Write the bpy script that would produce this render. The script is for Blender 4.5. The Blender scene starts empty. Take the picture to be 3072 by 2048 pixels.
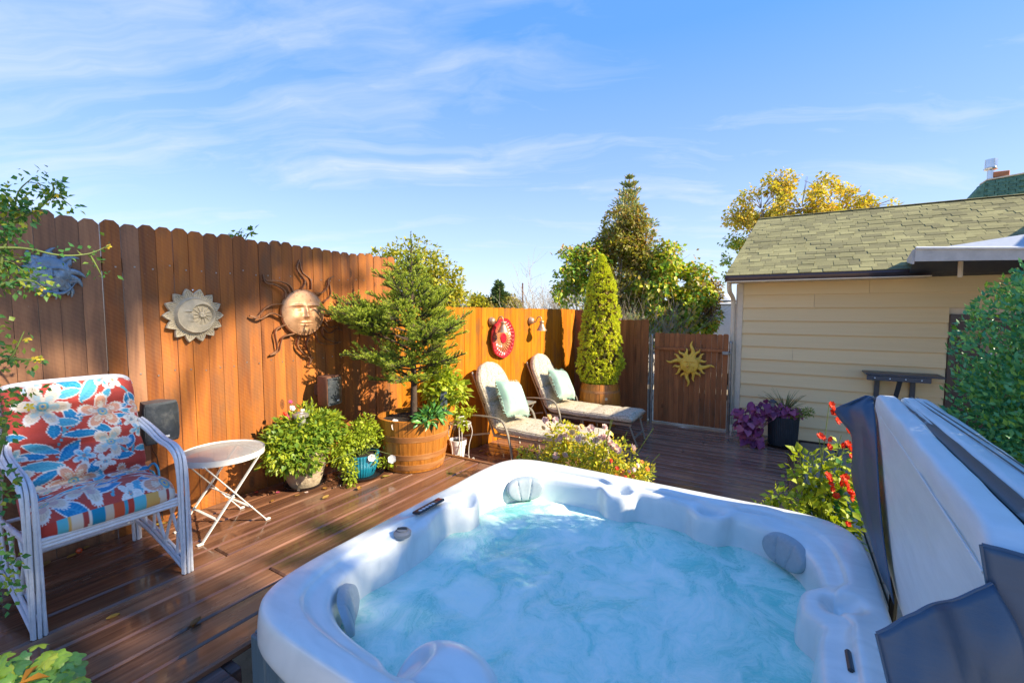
import bpy, bmesh, math, random
import numpy as np
from mathutils import Vector, Matrix, noise
R = math.radians; PI = math.pi
random.seed(7); rng = np.random.default_rng(7)
scene = bpy.context.scene; COL = scene.collection
SUN_EL, SUN_AZ = 33.0, 10.0          # sun azimuth measured from +X towards +Y

# ---------------------------------------------------------------- camera, sky, sun, exposure
cam = bpy.data.cameras.new('camera'); cam.sensor_width = 36; cam.lens = 15.70
cam.clip_start = .02; cam.clip_end = 4000
camo = bpy.data.objects.new('camera', cam); COL.objects.link(camo)
camo.location = (0, 0, 1.45); camo.rotation_euler = (R(86.0), 0, R(31.5))
scene.camera = camo
vs = scene.view_settings
vs.view_transform = 'Standard'; vs.look = 'None'; vs.gamma = 1; vs.use_curve_mapping = False
vs.exposure = 1.92

def sock(node_or_sock):
    return node_or_sock.outputs[0] if isinstance(node_or_sock, bpy.types.Node) else node_or_sock
class NT:
    def __init__(s, tree): s.t = tree; s.t.nodes.clear()
    def n(s, typ, at=None, **kw):
        nd = s.t.nodes.new('ShaderNode' + typ)
        for k, v in (at or {}).items(): setattr(nd, k, v)
        for k, v in kw.items():
            i = nd.inputs[int(k[1:])] if k[0] == 'i' and k[1:].isdigit() else nd.inputs[k.replace('_', ' ')]
            if isinstance(v, (bpy.types.Node, bpy.types.NodeSocket)): s.t.links.new(sock(v), i)
            else:
                if i.type == 'RGBA' and len(v) == 3: v = (*v, 1)
                i.default_value = v
        return nd
    def m(s, op, a, b=0.0, c=0.0): return s.n('Math', {'operation': op}, i0=a, i1=b, i2=c)
    def ramp(s, fac, stops, interp='LINEAR'):
        nd = s.n('ValToRGB', Fac=fac); cr = nd.color_ramp; cr.interpolation = interp
        while len(cr.elements) < len(stops): cr.elements.new(.5)
        for e, (p, c) in zip(cr.elements, stops):
            e.position = p; e.color = (c, c, c, 1) if isinstance(c, (int, float)) else (*c, 1)
        return nd
    def mix(s, f, a, b, mode='MIX'): return s.n('MixRGB', {'blend_type': mode}, Fac=f, Color1=a, Color2=b)
    def vmul(s, v, k): return s.n('VectorMath', {'operation': 'MULTIPLY'}, i0=v, i1=k)
    def vadd(s, v, k): return s.n('VectorMath', {'operation': 'ADD'}, i0=v, i1=k)

world = bpy.data.worlds.new('World'); scene.world = world; world.use_nodes = True
w = NT(world.node_tree)
sky = w.n('TexSky', {'sky_type': 'NISHITA', 'sun_disc': False, 'sun_elevation': R(SUN_EL), 'sun_rotation': R(90 - SUN_AZ),
                     'altitude': 800, 'air_density': 1.0, 'dust_density': .6, 'ozone_density': 2.5})
dirv = w.n('TexCoord').outputs['Generated']
sep = w.n('SeparateXYZ', Vector=dirv)
zc = w.m('MAXIMUM', sep.outputs[2], 0.0)
den = w.m('ADD', zc, .16)
uv = w.n('CombineXYZ', X=w.m('DIVIDE', sep.outputs[0], den), Y=w.m('DIVIDE', sep.outputs[1], den), Z=0.0)
rot = w.n('VectorRotate', {'rotation_type': 'Z_AXIS'}, Vector=uv, Angle=R(-27))
warp = w.n('TexNoise', Vector=w.vmul(rot, (.9, .9, 1)), Scale=1.3, Detail=3)
wv = w.vadd(w.vmul(rot, (.42, 1.75, 1)), w.vmul(w.vadd(warp.outputs['Color'], (-.5, -.5, -.5)), (.9, .9, 0)))
fib = w.n('TexNoise', Vector=wv, Scale=1.9, Detail=8, Roughness=.62)
big = w.n('TexNoise', Vector=w.vadd(w.vmul(rot, (.45, .7, 1)), (3.1, 1.2, 0)), Scale=.8, Detail=3)
c1 = w.ramp(w.m('ADD', w.m('MULTIPLY', fib, .58), w.m('MULTIPLY', big, .52)), [(.535, 0.0), (.62, .28), (.73, .82)])
cl = w.m('MULTIPLY', c1, w.ramp(zc, [(0.0, .8), (.30, .9), (.5, .55), (.85, .3)]))
haze = w.ramp(zc, [(0.0, (1.60, 1.72, 1.98)), (.12, (1.14, 1.42, 1.98)), (.28, (.68, 1.06, 1.98)), (.5, (.27, .77, 1.98)), (1.0, (.15, .62, 1.85))])
blue = w.mix(.80, w.mix(1.0, sky, (.45, .55, .70), 'MULTIPLY'), haze)
skyc = w.mix(cl, blue, (1.85, 1.88, 1.98))
bg = w.n('Background', Color=skyc, Strength=.15)
w.t.links.new(bg.outputs[0], w.n('OutputWorld').inputs[0])

sl = bpy.data.lights.new('sun', 'SUN'); sl.energy = 3.0; sl.angle = R(.55); sl.color = (1, .86, .66)
so = bpy.data.objects.new('sun', sl); COL.objects.link(so)
ce = math.cos(R(SUN_EL)); SUN = Vector((ce * math.cos(R(SUN_AZ)), ce * math.sin(R(SUN_AZ)), math.sin(R(SUN_EL))))
so.rotation_euler = SUN.to_track_quat('Z', 'Y').to_euler(); so.location = (20, 4, 14)

# ---------------------------------------------------------------- object helpers
BASE = {}
def tag(o, label=None, cat=None, group=None, kind=None):
    if label: o['label'] = label
    if cat: o['category'] = cat
    if group: o['group'] = group
    if kind: o['kind'] = kind
    return o
def thing(name, label=None, cat=None, loc=(0, 0, 0), group=None, kind=None):
    o = bpy.data.objects.new(name, None); COL.objects.link(o); o.location = loc; o.empty_display_size = .1
    BASE[o.name] = Vector(loc); return tag(o, label, cat, group, kind)
def link(name, me, parent=None):
    o = bpy.data.objects.new(name, me); COL.objects.link(o)
    if parent is not None:
        o.parent = parent
        if parent.name in BASE: o.matrix_parent_inverse = Matrix.Translation(-BASE[parent.name])
    return o
def dup(root, loc, rz=0, label=None):
    def cp(o, par):
        c = o.copy(); COL.objects.link(c)
        if par: c.parent = par
        for ch in o.children: cp(ch, c)
        return c
    r = cp(root, None); r.location = loc; r.rotation_euler = (0, 0, rz)
    if label: r['label'] = label
    return r
def npmesh(name, V, F, mat, smooth=False):
    V = np.asarray(V, np.float32).reshape(-1, 3); F = np.asarray(F, np.int32); k = F.shape[1]
    me = bpy.data.meshes.new(name); me.vertices.add(len(V)); me.vertices.foreach_set('co', V.ravel())
    me.loops.add(F.size); me.loops.foreach_set('vertex_index', F.ravel())
    me.polygons.add(len(F)); me.polygons.foreach_set('loop_start', np.arange(0, F.size, k, dtype=np.int32))
    me.update(calc_edges=True)
    if smooth: me.polygons.foreach_set('use_smooth', np.ones(len(F), bool))
    me.materials.append(mat); return me

class MB:
    def __init__(s): s.V = []; s.F = []; s.M = []
    def add(s, V, F, m=0):
        b = len(s.V); s.V += [tuple(v) for v in V]; s.F += [tuple(i + b for i in f) for f in F]; s.M += [m] * len(F); return s
    def box(s, c, d, b=.004, rot=None, m=0):
        h = [x / 2 for x in d]; b = min(b, min(h) * .8); V = []; ix = {}
        for sx in (-1, 1):
            for sy in (-1, 1):
                for sz in (-1, 1):
                    for a in range(3):
                        p = [sx * (h[0] - b), sy * (h[1] - b), sz * (h[2] - b)]; p[a] = (sx, sy, sz)[a] * h[a]
                        ix[sx, sy, sz, a] = len(V); V.append(Vector(p))
        F = []
        S = (-1, 1)
        for a in range(3):
            o1, o2 = [q for q in range(3) if q != a]
            for sg in S:
                f = []
                for t1, t2 in ((-1, -1), (1, -1), (1, 1), (-1, 1)):
                    k = [0, 0, 0]; k[a] = sg; k[o1] = t1; k[o2] = t2; f.append(ix[k[0], k[1], k[2], a])
                F.append(f)
        for a in range(3):
            o1, o2 = [q for q in range(3) if q != a]
            for t1 in S:
                for t2 in S:
                    k = [0, 0, 0]; k[o1] = t1; k[o2] = t2; k[a] = -1; l = list(k); l[a] = 1
                    F.append([ix[k[0], k[1], k[2], o1], ix[l[0], l[1], l[2], o1], ix[l[0], l[1], l[2], o2], ix[k[0], k[1], k[2], o2]])
        for sx in S:
            for sy in S:
                for sz in S: F.append([ix[sx, sy, sz, a] for a in range(3)])
        G = []
        for f in F:
            n = (V[f[1]] - V[f[0]]).cross(V[f[2]] - V[f[0]]); ctr = sum((V[i] for i in f), Vector()) / len(f)
            G.append(f if n.dot(ctr) > 0 else f[::-1])
        M = rot if rot else Matrix.Identity(3)
        return s.add([M @ v + Vector(c) for v in V], G, m)
    def bar(s, p, q, wd, th, up=(0, 0, 1), b=.002, m=0):
        p, q = Vector(p), Vector(q); x = (q - p).normalized(); u = Vector(up)
        y = u.cross(x)
        if y.length < 1e-4: y = Vector((1, 0, 0)).cross(x)
        y.normalize(); z = x.cross(y); M = Matrix((x, y, z)).transposed()
        return s.box((p + q) / 2, ((q - p).length, wd, th), b, M, m)
    def tube(s, pts, r, n=8, m=0, cap=True, flat=None):
        pts = [Vector(p) for p in pts]; k = len(pts)
        rs = list(r) if hasattr(r, '__len__') else [r] * k
        V = []; F = []; up = None
        for i, p in enumerate(pts):
            t = (pts[min(i + 1, k - 1)] - pts[max(i - 1, 0)]).normalized()
            if up is None:
                up = t.orthogonal().normalized()
            up = (up - t * up.dot(t))
            if up.length < 1e-5: up = t.orthogonal()
            up.normalize(); w_ = t.cross(up)
            for j in range(n):
                a = 2 * PI * j / n; V.append(p + (up * math.cos(a) + w_ * math.sin(a)) * rs[i])
        for i in range(k - 1):
            for j in range(n): F.append((i * n + j, i * n + (j + 1) % n, (i + 1) * n + (j + 1) % n, (i + 1) * n + j))
        if cap: F.append(tuple(range(n))[::-1]); F.append(tuple((k - 1) * n + j for j in range(n)))
        return s.add(V, F, m)
    def lathe(s, prof, c=(0, 0, 0), n=32, m=0, rib=0, nrib=0, M=None):
        V = []; F = []; c = Vector(c); M = M or Matrix.Identity(3)
        for r, z in prof:
            for j in range(n):
                a = 2 * PI * j / n; q = r * (1 + (rib * math.cos(a * nrib) if nrib else 0)); V.append(c + M @ Vector((q * math.cos(a), q * math.sin(a), z)))
        for i in range(len(prof) - 1):
            for j in range(n): F.append((i * n + j, i * n + (j + 1) % n, (i + 1) * n + (j + 1) % n, (i + 1) * n + j))
        return s.add(V, F, m)
    def prism(s, poly, off, m=0):
        k = len(poly); P = [Vector(p) for p in poly]; o = Vector(off)
        return s.add(P + [p + o for p in P], [tuple(range(k)), tuple(range(2 * k - 1, k - 1, -1))] + [(i, (i + 1) % k, k + (i + 1) % k, k + i)[::-1] for i in range(k)], m)
    def grid(s, P, cu=False, cv=False, m=0):
        P = np.asarray(P); a, b = P.shape[:2]; F = []
        for i in range(a if cu else a - 1):
            for j in range(b if cv else b - 1):
                F.append((i * b + j, ((i + 1) % a) * b + j, ((i + 1) % a) * b + (j + 1) % b, i * b + (j + 1) % b))
        return s.add(P.reshape(-1, 3).tolist(), F, m)
    def mesh(s, name, mats, smooth=0):
        me = bpy.data.meshes.new(name); me.from_pydata(s.V, [], s.F)
        mats = mats if isinstance(mats, (list, tuple)) else [mats]
        for q in mats: me.materials.append(q)
        if len(mats) > 1: me.polygons.foreach_set('material_index', s.M)
        bm = bmesh.new(); bm.from_mesh(me); bmesh.ops.recalc_face_normals(bm, faces=bm.faces); bm.to_mesh(me); bm.free()
        if smooth:
            me.polygons.foreach_set('use_smooth', [True] * len(me.polygons))
            me.set_sharp_from_angle(angle=R(smooth))
        me.update(); return me
    def build(s, name, mats, parent=None, smooth=0): return link(name, s.mesh(name, mats, smooth), parent)

def bez(pts, n=24):
    """Catmull-Rom through points"""
    P = [Vector(p) for p in pts]; P = [P[0] * 2 - P[1]] + P + [P[-1] * 2 - P[-2]]; out = []
    seg = len(P) - 3
    for i in range(n + 1):
        t = i / n * seg; k = min(int(t), seg - 1); u = t - k; a, b, c, d = P[k:k + 4]
        out.append(.5 * ((2 * b) + (c - a) * u + (2 * a - 5 * b + 4 * c - d) * u * u + (3 * b - a - 3 * c + d) * u ** 3))
    return out

# ---------------------------------------------------------------- materials
def newmat(name):
    m = bpy.data.materials.new(name); m.use_nodes = True; return m, NT(m.node_tree)
def finish(t, bsdf): t.t.links.new(bsdf.outputs[0], t.n('OutputMaterial').inputs[0])
def simple(name, col, rough=.5, metal=0, var=.12, scale=18, bump=0, coat=0, spec=.5, dirt=None, sheen=0, rnd=0):
    m, t = newmat(name)
    co = t.n('TexCoord').outputs['Object']
    nz = t.n('TexNoise', Vector=co, Scale=scale, Detail=5, Roughness=.6)
    lo = tuple(c * (1 - var) for c in col); hi = tuple(min(1, c * (1 + var)) for c in col)
    c = t.ramp(nz, [(.3, lo), (.7, hi)])
    if dirt:
        d = t.n('TexNoise', Vector=co, Scale=dirt[1], Detail=6, Roughness=.7)
        c = t.mix(t.ramp(d, [(dirt[2], 0.0), (dirt[2] + .15, dirt[3])]), c, dirt[0])
    if rnd:
        rr = t.n('ObjectInfo').outputs['Random']
        c = t.mix(1.0, c, t.ramp(rr, [(0, 1 - rnd), (1, 1.0)]), 'MULTIPLY')
    b = t.n('BsdfPrincipled', Base_Color=c, Roughness=rough, Metallic=metal, Coat_Weight=coat, Specular_IOR_Level=spec, Sheen_Weight=sheen)
    t.t.links.new(t.ramp(nz, [(.2, max(0, rough - .12)), (.8, min(1, rough + .12))]).outputs[0], b.inputs['Roughness'])
    if bump:
        bp = t.n('Bump', Strength=bump, Distance=.01, Height=t.n('TexNoise', Vector=co, Scale=scale * 6, Detail=4))
        t.t.links.new(bp.outputs[0], b.inputs['Normal'])
    finish(t, b); return m
def wood(name, cols, stretch, rough=(.45, .7), wet=False, gscale=1.0, knots=True, rvar=.35, bump=.35, spec=.5, streak=(.8, .8, .8), streakamt=0.0, patch=False):
    """cols: dark, mid, light; stretch: texture scale along x, y, z"""
    m, t = newmat(name)
    rr = t.n('ObjectInfo').outputs['Random']
    off = t.n('CombineXYZ', X=t.m('MULTIPLY', rr, 31.0), Y=t.m('MULTIPLY', rr, 57.0), Z=t.m('MULTIPLY', rr, 83.0))
    co = t.vadd(t.n('TexCoord').outputs['Object'], off)
    sv = t.vmul(co, stretch)
    g = t.n('TexNoise', Vector=sv, Scale=gscale, Detail=9, Roughness=.66, Distortion=.5)
    g2 = t.n('TexNoise', Vector=t.vmul(co, tuple(x * .22 for x in stretch)), Scale=gscale * 1.0, Detail=3)
    f = t.m('ADD', t.m('MULTIPLY', g, .65), t.m('MULTIPLY', g2, .35))
    c = t.ramp(f, [(.34, cols[0]), (.5, cols[1]), (.66, cols[2])])
    c = t.mix(1.0, c, t.ramp(rr, [(0, 1 - rvar), (.5, 1 - rvar * .4), (1, 1.0)]), 'MULTIPLY')
    if patch:
        kv = t.n('TexVoronoi', {'feature': 'F1'}, Vector=t.vmul(co, (7, 7, 3.2)), Scale=1.0)
        kg = t.m('GREATER_THAN', t.n('SeparateColor', Color=kv.outputs['Color']).outputs[0], .68)
        kr = t.m('MULTIPLY', t.ramp(kv.outputs['Distance'], [(.05, .95), (.10, .55), (.13, .8), (.17, 0.0)]), kg)
        c = t.mix(kr, c, tuple(x * .30 for x in cols[0]))
    if knots:
        vk = t.n('TexVoronoi', {'feature': 'F1'}, Vector=t.vmul(co, tuple(.25 + .09 * x for x in [min(q, 60) for q in stretch])), Scale=1.3)
        c = t.mix(t.ramp(vk.outputs['Distance'], [(.05, .8), (.12, 0.0)]), c, tuple(x * .45 for x in cols[0]))
    if patch:
        pw = t.n('TexNoise', Vector=t.vmul(co, (3, 3, 1.1)), Scale=1.5, Detail=6, Roughness=.68)
        c = t.mix(t.ramp(pw, [(.44, .78), (.66, 0.0)]), c, (.085, .048, .030), 'MIX') if False else t.mix(t.ramp(pw, [(.36, .55), (.52, 0.0)]), c, (.13, .065, .03))
        sw = t.n('TexWave', {'wave_type': 'RINGS', 'rings_direction': 'SPHERICAL'}, Vector=t.vmul(co, (1, 1, 1)), Scale=14, Distortion=3, Detail=2)
        c = t.mix(t.m('MULTIPLY', sw.outputs['Fac'], .04), c, (.62, .36, .2))
        sn = t.n('TexVoronoi', {'feature': 'F1'}, Vector=t.vmul(co, (9, 9, 9)), Scale=2.2)
        c = t.mix(t.ramp(sn.outputs['Distance'], [(.022, .7), (.04, 0.0)]), c, (.5, .42, .33))
    ro = t.ramp(g2, [(.3, rough[0]), (.7, rough[1])])
    if streakamt:
        st = t.n('TexNoise', Vector=t.vmul(co, tuple(x * .5 for x in stretch)), Scale=gscale * .6, Detail=6, Roughness=.75)
        c = t.mix(t.ramp(st, [(.60, 0.0), (.72, streakamt)]), c, streak)
    b = t.n('BsdfPrincipled', Base_Color=c, Roughness=ro, Specular_IOR_Level=spec)
    bh = g
    if wet:
        wco = t.n('TexCoord').outputs['Object']
        wn = t.n('TexNoise', Vector=t.vmul(wco, wet), Scale=1.0, Detail=5, Roughness=.6)
        wm = t.ramp(wn, [(.44, 0.0), (.56, 1.0)])
        c2 = t.mix(t.m('MULTIPLY', wm, .35), c, tuple(x * .6 for x in cols[0]))
        t.t.links.new(c2.outputs[0], b.inputs['Base Color'])
        t.t.links.new(t.mix(wm, ro, (.07, .07, .07)).outputs[0], b.inputs['Roughness'])
        bh = t.mix(t.m('MULTIPLY', wm, .85), g, (.5, .5, .5))
    bp = t.n('Bump', Strength=bump, Distance=.004, Height=bh)
    t.t.links.new(bp.outputs[0], b.inputs['Normal'])
    finish(t, b); return m
def leafmat(name, cols, trans=.3, rough=.45, tcol=None, obj=False):
    m, t = newmat(name)
    rr = t.n('ObjectInfo').outputs['Random'] if obj else t.n('NewGeometry').outputs['Random Per Island']
    c = t.ramp(rr, [(i / (len(cols) - 1), q) for i, q in enumerate(cols)])
    b = t.n('BsdfPrincipled', Base_Color=c, Roughness=rough, Specular_IOR_Level=.35)
    tc = t.mix(1.0, c, tcol or (1.6, 1.5, .55), 'MULTIPLY')
    tr = t.n('BsdfTranslucent', Color=tc)
    finish(t, t.n('MixShader', Fac=trans, i1=b, i2=tr)); return m

# ---------------------------------------------------------------- foliage helpers
def unit(a): return a / np.maximum(np.linalg.norm(a, axis=-1, keepdims=True), 1e-9)
def leaf_arrays(P, D, U, L, W, fold=.25):
    """four-vertex folded leaves -> V (N*4,3), F (N*2,3)"""
    D = unit(D); S = unit(np.cross(D, U)); N = np.cross(S, D); L = np.asarray(L).reshape(-1, 1) * np.ones((len(P), 1)); W = np.asarray(W).reshape(-1, 1) * np.ones((len(P), 1))
    mid = P + D * L * .42
    V = np.stack([P, mid - S * W + N * W * fold, P + D * L - N * L * .08, mid + S * W + N * W * fold], 1)
    b = np.arange(len(P))[:, None] * 4
    F = np.concatenate([b + [0, 2, 1], b + [0, 3, 2]], 1).reshape(-1, 3)
    return V.reshape(-1, 3), F
def blob_points(blobs, n, fill=.5):
    vol = np.array([b[1][0] * b[1][1] * b[1][2] for b in blobs]) ** .75; idx = rng.choice(len(blobs), n, p=vol / vol.sum())
    C = np.array([b[0] for b in blobs], float)[idx]; Rr = np.array([b[1] for b in blobs], float)[idx]
    d = unit(rng.normal(size=(n, 3))); r = rng.random((n, 1)) ** fill
    return C + d * Rr * r, d
def bump_noise(P, s): return np.array([noise.noise(Vector(p) * s) for p in P])
def foliage_mesh(name, blobs, n, size, mat, fill=.33, droop=.3, out=.8, asp=.45, gap=0.0, gscale=2.0, jit=.4, zmin=None):
    P, d = blob_points(blobs, n, fill)
    if gap:
        k = bump_noise(P, gscale) > gap - .5 + rng.normal(size=len(P)) * .06; P = P[k]; d = d[k]
    if zmin is not None:
        k = P[:, 2] > zmin; P = P[k]; d = d[k]
    D = d * out + rng.normal(size=P.shape) * jit; D[:, 2] -= droop
    U = rng.normal(size=P.shape) * .5 + d * .5; U[:, 2] += .9
    L = size * (.65 + .7 * rng.random(len(P)))
    V, F = leaf_arrays(P, D, U, L, L * asp * .5 * 1.1)
    return npmesh(name, V, F, mat)
def twigs(mb, p, d, L, r, lev, spread=.7, n=3, grav=0.0, ends=None, nseg=3, kids=(2, 4), up=.15):
    p = Vector(p); d = Vector(d).normalized(); pts = [p]; dd = d.copy()
    for i in range(nseg):
        dd = (dd + Vector((random.gauss(0, .13), random.gauss(0, .13), random.gauss(0, .1) + up * .3 - grav))).normalized(); pts.append(pts[-1] + dd * L / nseg)
    mb.tube(pts, [r * (1 - .5 * i / nseg) for i in range(nseg + 1)], n, cap=False)
    if ends is not None and lev <= 1: ends += [(q.copy(), dd.copy()) for q in pts[1:]]
    if lev > 0:
        for k in range(random.randint(*kids)):
            t = random.uniform(.35, 1); i = min(int(t * nseg), nseg - 1); q = pts[i].lerp(pts[i + 1], t * nseg - i)
            nd = (dd + Vector((random.gauss(0, spread), random.gauss(0, spread), random.gauss(0, spread * .7) + up))).normalized()
            twigs(mb, q, nd, L * random.uniform(.5, .78), r * .55, lev - 1, spread, n, grav, ends, nseg, kids, up)
# ================================================================ SETTING
L0 = -.41                                         # top of the sunken deck
M_ground = simple('pale dry gravel', (.50, .43, .32), .95, var=.25, scale=3, bump=.6, spec=.1, dirt=((.20, .19, .09), .35, .58, .6))  # pale tone picked to bounce sunlight back as fill
nb = 40
gx = np.linspace(-1, 1, nb); gx = np.sign(gx) * np.abs(gx) ** 3 * 1500
P = np.zeros((nb, nb, 3)); P[..., 0] = gx[:, None]; P[..., 1] = gx[None, :]; P[..., 2] = -.62
tag(MB().grid(P).build('ground', M_ground), kind='structure')

M_deck = wood('wet brown deck stain', ((.105, .046, .026), (.225, .104, .056), (.34, .172, .092)), (38, 1.3, 38), rough=(.20, .42), wet=(5, 1.2, 5), bump=.3, rvar=.4, streak=(.30, .20, .14), streakamt=.55, knots=False, spec=.6)
M_deck2 = wood('wet brown deck stain crosswise', ((.17, .082, .055), (.33, .165, .105), (.46, .25, .155)), (1.3, 38, 38), rough=(.18, .36), wet=(1.2, 5, 5), bump=.3, rvar=.35, streak=(.30, .20, .14), streakamt=.4, knots=False, spec=.6)
M_old = wood('weathered grey brown plank', ((.05, .028, .022), (.12, .068, .055), (.2, .13, .11)), (30, 2, 30), rough=(.6, .8), bump=.7, rvar=.2)
M_dark = simple('dark gap soil', (.012, .010, .008), .9)
deck = thing('deck', None, None, (-2.7, 1.5, 0), kind='structure')
x = -3.60; i = 0
while x < -1.76:
    y0 = -1.2; y1 = 3.40
    if x > -2.02: y0 = 1.02
    if not (x > -2.05 and False):
        segs = [(y0, y1)]
        if i % 3 == 1: s = random.uniform(1.2, 2.9); segs = [(y0, s - .002), (s + .002, y1)]
        for a, b in segs:
            if b - a < .2: continue
            rz = random.uniform(-.0012, .0012)
            MB().box((x + .079, (a + b) / 2, -.019 + rz), (.157, b - a, .038), .009).build('deck_board', M_deck, deck)
    x += .165; i += 1
MB().box((-2.68, 3.425, -.02), (1.92, .042, .05), .004).build('edge_trim', wood('lighter trim board', ((.13, .05, .02), (.24, .1, .04), (.34, .16, .07)), (2, 30, 30), rough=(.3, .5), rvar=.1), deck)
MB().box((-2.68, 3.395, -.22), (1.92, .03, .34), .003).build('riser_board', M_deck2, deck)
for yy in (-.3, .9, 2.0, 3.2): MB().box((-2.75, yy, -.14), (1.7, .045, .19), .003).build('joist', M_old, deck)
# planks of the low step beside the tub
step = thing('step', 'low weathered plank step between the deck and the hot tub corner', 'step', (-1.88, .5, -.2))
for k in range(2): MB().box((-1.935 + k * .121, .22, -.05), (.117, 1.3, .04), .005).build('plank', M_old, step)
MB().box((-1.88, .8, -.3), (.2, .04, .44), .003).build('support', M_old, step)
# sunken deck
sd = thing('sunken_deck', None, None, (-1.7, 5.5, L0), kind='structure')
y = 3.43
while y < 7.56:
    xl = -3.72 + (y - 3.5) * .1155 + .03; xr = .085
    segs = [(xl, xr)]
    if random.random() < .35: s = random.uniform(-3, -.3); segs = [(xl, s - .002), (s + .002, xr)]
    for a, b in segs:
        MB().box(((a + b) / 2, y + .067, L0 - .019 + random.uniform(-.001, .001)), (b - a, .131, .038), .006).build('deck_board', M_deck2, sd)
    y += .1385
MB().box((.155, 5.48, L0 - .018), (.132, 4.15, .04), .006).build('border_board', M_deck, sd)
MB().box((-1.7, 5.5, L0 - .10), (3.3, 3.9, .04), .004).build('subfloor', M_dark, sd)
# stone patio to the right of the sunken deck
pat = thing('patio', None, None, (1.5, 5, L0), kind='structure')
M_pave = simple('tan concrete paver', (.36, .30, .22), .8, var=.2, scale=9, bump=.4, rnd=.3, dirt=((.16, .13, .1), 4, .55, .6))
for i in range(10):
    for j in range(10):
        MB().box((.43 + i * .405 - .0, 3.2 + j * .455, L0 - .05), (.39, .44, .06), .008).build('paver', M_pave, pat)
MB().box((2.2, 5.2, L0 - .12), (4, 5, .04), .002).build('mortar_bed', M_dark, pat)

# ---------------------------------------------------------------- fences
FW = ((.24, .070, .018), (.42, .128, .018), (.56, .185, .020))
M_fence = wood('red brown cedar fence stain', FW, (30, 30, 1.7), rough=(.38, .62), bump=.45, rvar=.45, spec=.4, patch=True)
M_fence2 = wood('orange cedar fence stain', ((.38, .11, .004), (.54, .178, .006), (.64, .235, .010)), (36, 36, 2.0), rough=(.4, .62), bump=.35, rvar=.34, spec=.12, patch=True)
M_fence3 = wood('dark red brown fence stain', ((.24, .080, .028), (.37, .130, .046), (.47, .18, .062)), (36, 36, 2.0), rough=(.4, .62), bump=.35, rvar=.3, spec=.15, patch=True)
M_nail = simple('galvanised nail', (.4, .4, .38), .4, 1)
def dogear(c0, ud, nd, w_, z0, z1, t, ear):
    """picket: c0 base point at its left edge, ud along fence, nd outward"""
    c0 = Vector(c0); ud = Vector(ud); nd = Vector(nd)
    b = .004
    prof = [(b, z0), (w_ - b, z0), (w_, z0 + b), (w_, z1 - ear), (w_ - ear, z1), (ear, z1), (0, z1 - ear), (0, z0 + b)]
    pts = [c0 + ud * u + Vector((0, 0, zz)) for u, zz in prof]
    return MB().prism(pts, -nd * t)
M_fence_shade = wood('shade toned fence stain', ((.20, .088, .045), (.34, .155, .072), (.46, .22, .095)), (30, 30, 1.7), rough=(.45, .65), bump=.5, rvar=.4, spec=.45, patch=True)  # browner tone paints shade into the boards towards the left end
tf = thing('tall_fence', 'tall red brown dog-eared board fence behind the floral armchair', 'fence', (-3.63, 1.5, 0))
y = -1.3; gaps = {0.75: .007}; k = 0
while y < 3.49:
    wd = .095 + random.uniform(-.005, .005); wd = min(wd, 3.5 - y)
    if wd < .04: break
    g = random.choice((.002, .002, .003, .003, .005)) if y < 1.5 else .0025
    dogear((-3.63 + random.uniform(-.003, .003), y, 0), (0, 1, 0), (1, 0, 0), wd, -.03, 2.012 + random.uniform(-.012, .012), .018, .024 + random.uniform(-.004, .004)).build('fence_board', M_fence_shade if random.random() < 1.9 - y * 1.15 else M_fence, tf)
    y += wd + g; k += 1
for zz in (.22, 1.02, 1.74): MB().box((-3.672, 1.1, zz), (.04, 4.8, .088), .003).build('rail', M_fence3, tf)
for yy in (-.2, 2.2, 3.44): MB().box((-3.74, yy, .75), (.088, .088, 2.4), .004).build('post', M_fence3, tf)
nm = MB().box((0, 0, 0), (.004, .009, .009), .001).mesh('nail', M_nail)
y = -.2
for k in range(34):
    for zz in (1.02, 1.74): o = link('nail', nm, tf); o.location = (-3.627, -.15 + k * .0977, zz + random.uniform(-.02, .02))
lf = thing('low_fence', 'sunlit orange board fence behind the two chaise lounges', 'fence', (-3.45, 5.5, L0))
A = Vector((-3.72, 3.5, 0)); Bv = Vector((-3.25, 7.5, 0)); ud = (Bv - A).normalized(); nd = Vector((ud.y, -ud.x, 0)); ln = (Bv - A).length
u = 0
while u < ln - .03:
    wd = min(random.uniform(.085, .145), ln - u); s = u / ln
    dogear(A + ud * u + nd * random.uniform(-.003, .003), ud, nd, wd, L0 - .02, 1.497 - .03 * s + random.uniform(-.006, .006), .017, .016).build('fence_board', M_fence2, lf)
    u += wd + .0025
for zz in (-.1, .6, 1.3): MB().bar(A - nd * .04 + ud * .02 + Vector((0, 0, zz)), Bv - nd * .04 + Vector((0, 0, zz)), .04, .088).build('rail', M_fence3, lf)
for u in (.05, 2.0, 3.9): MB().box(A + ud * u - nd * .1 + Vector((0, 0, .45)), (.088, .088, 2.0), .004).build('post', M_fence3, lf)
cf = thing('return_fence', 'dark brown lower board fence between the cone shrub and the gate', 'fence', (-2.6, 7.5, L0))
x = -3.33
while x < -1.96:
    wd = min(random.uniform(.085, .14), -1.935 - x)
    if wd < .03: break
    dogear((x, 7.5 + random.uniform(-.003, .003), 0), (1, 0, 0), (0, -1, 0), wd, L0 - .02, (1.46 if x < -2.75 else 1.29) + random.uniform(-.005, .005), .017, .012).build('fence_board', M_fence3, cf)
    x += wd + .0025
for zz in (-.1, .95): MB().box((-2.6, 7.545, zz), (1.26, .04, .088), .003).build('rail', M_fence3, cf)

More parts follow.
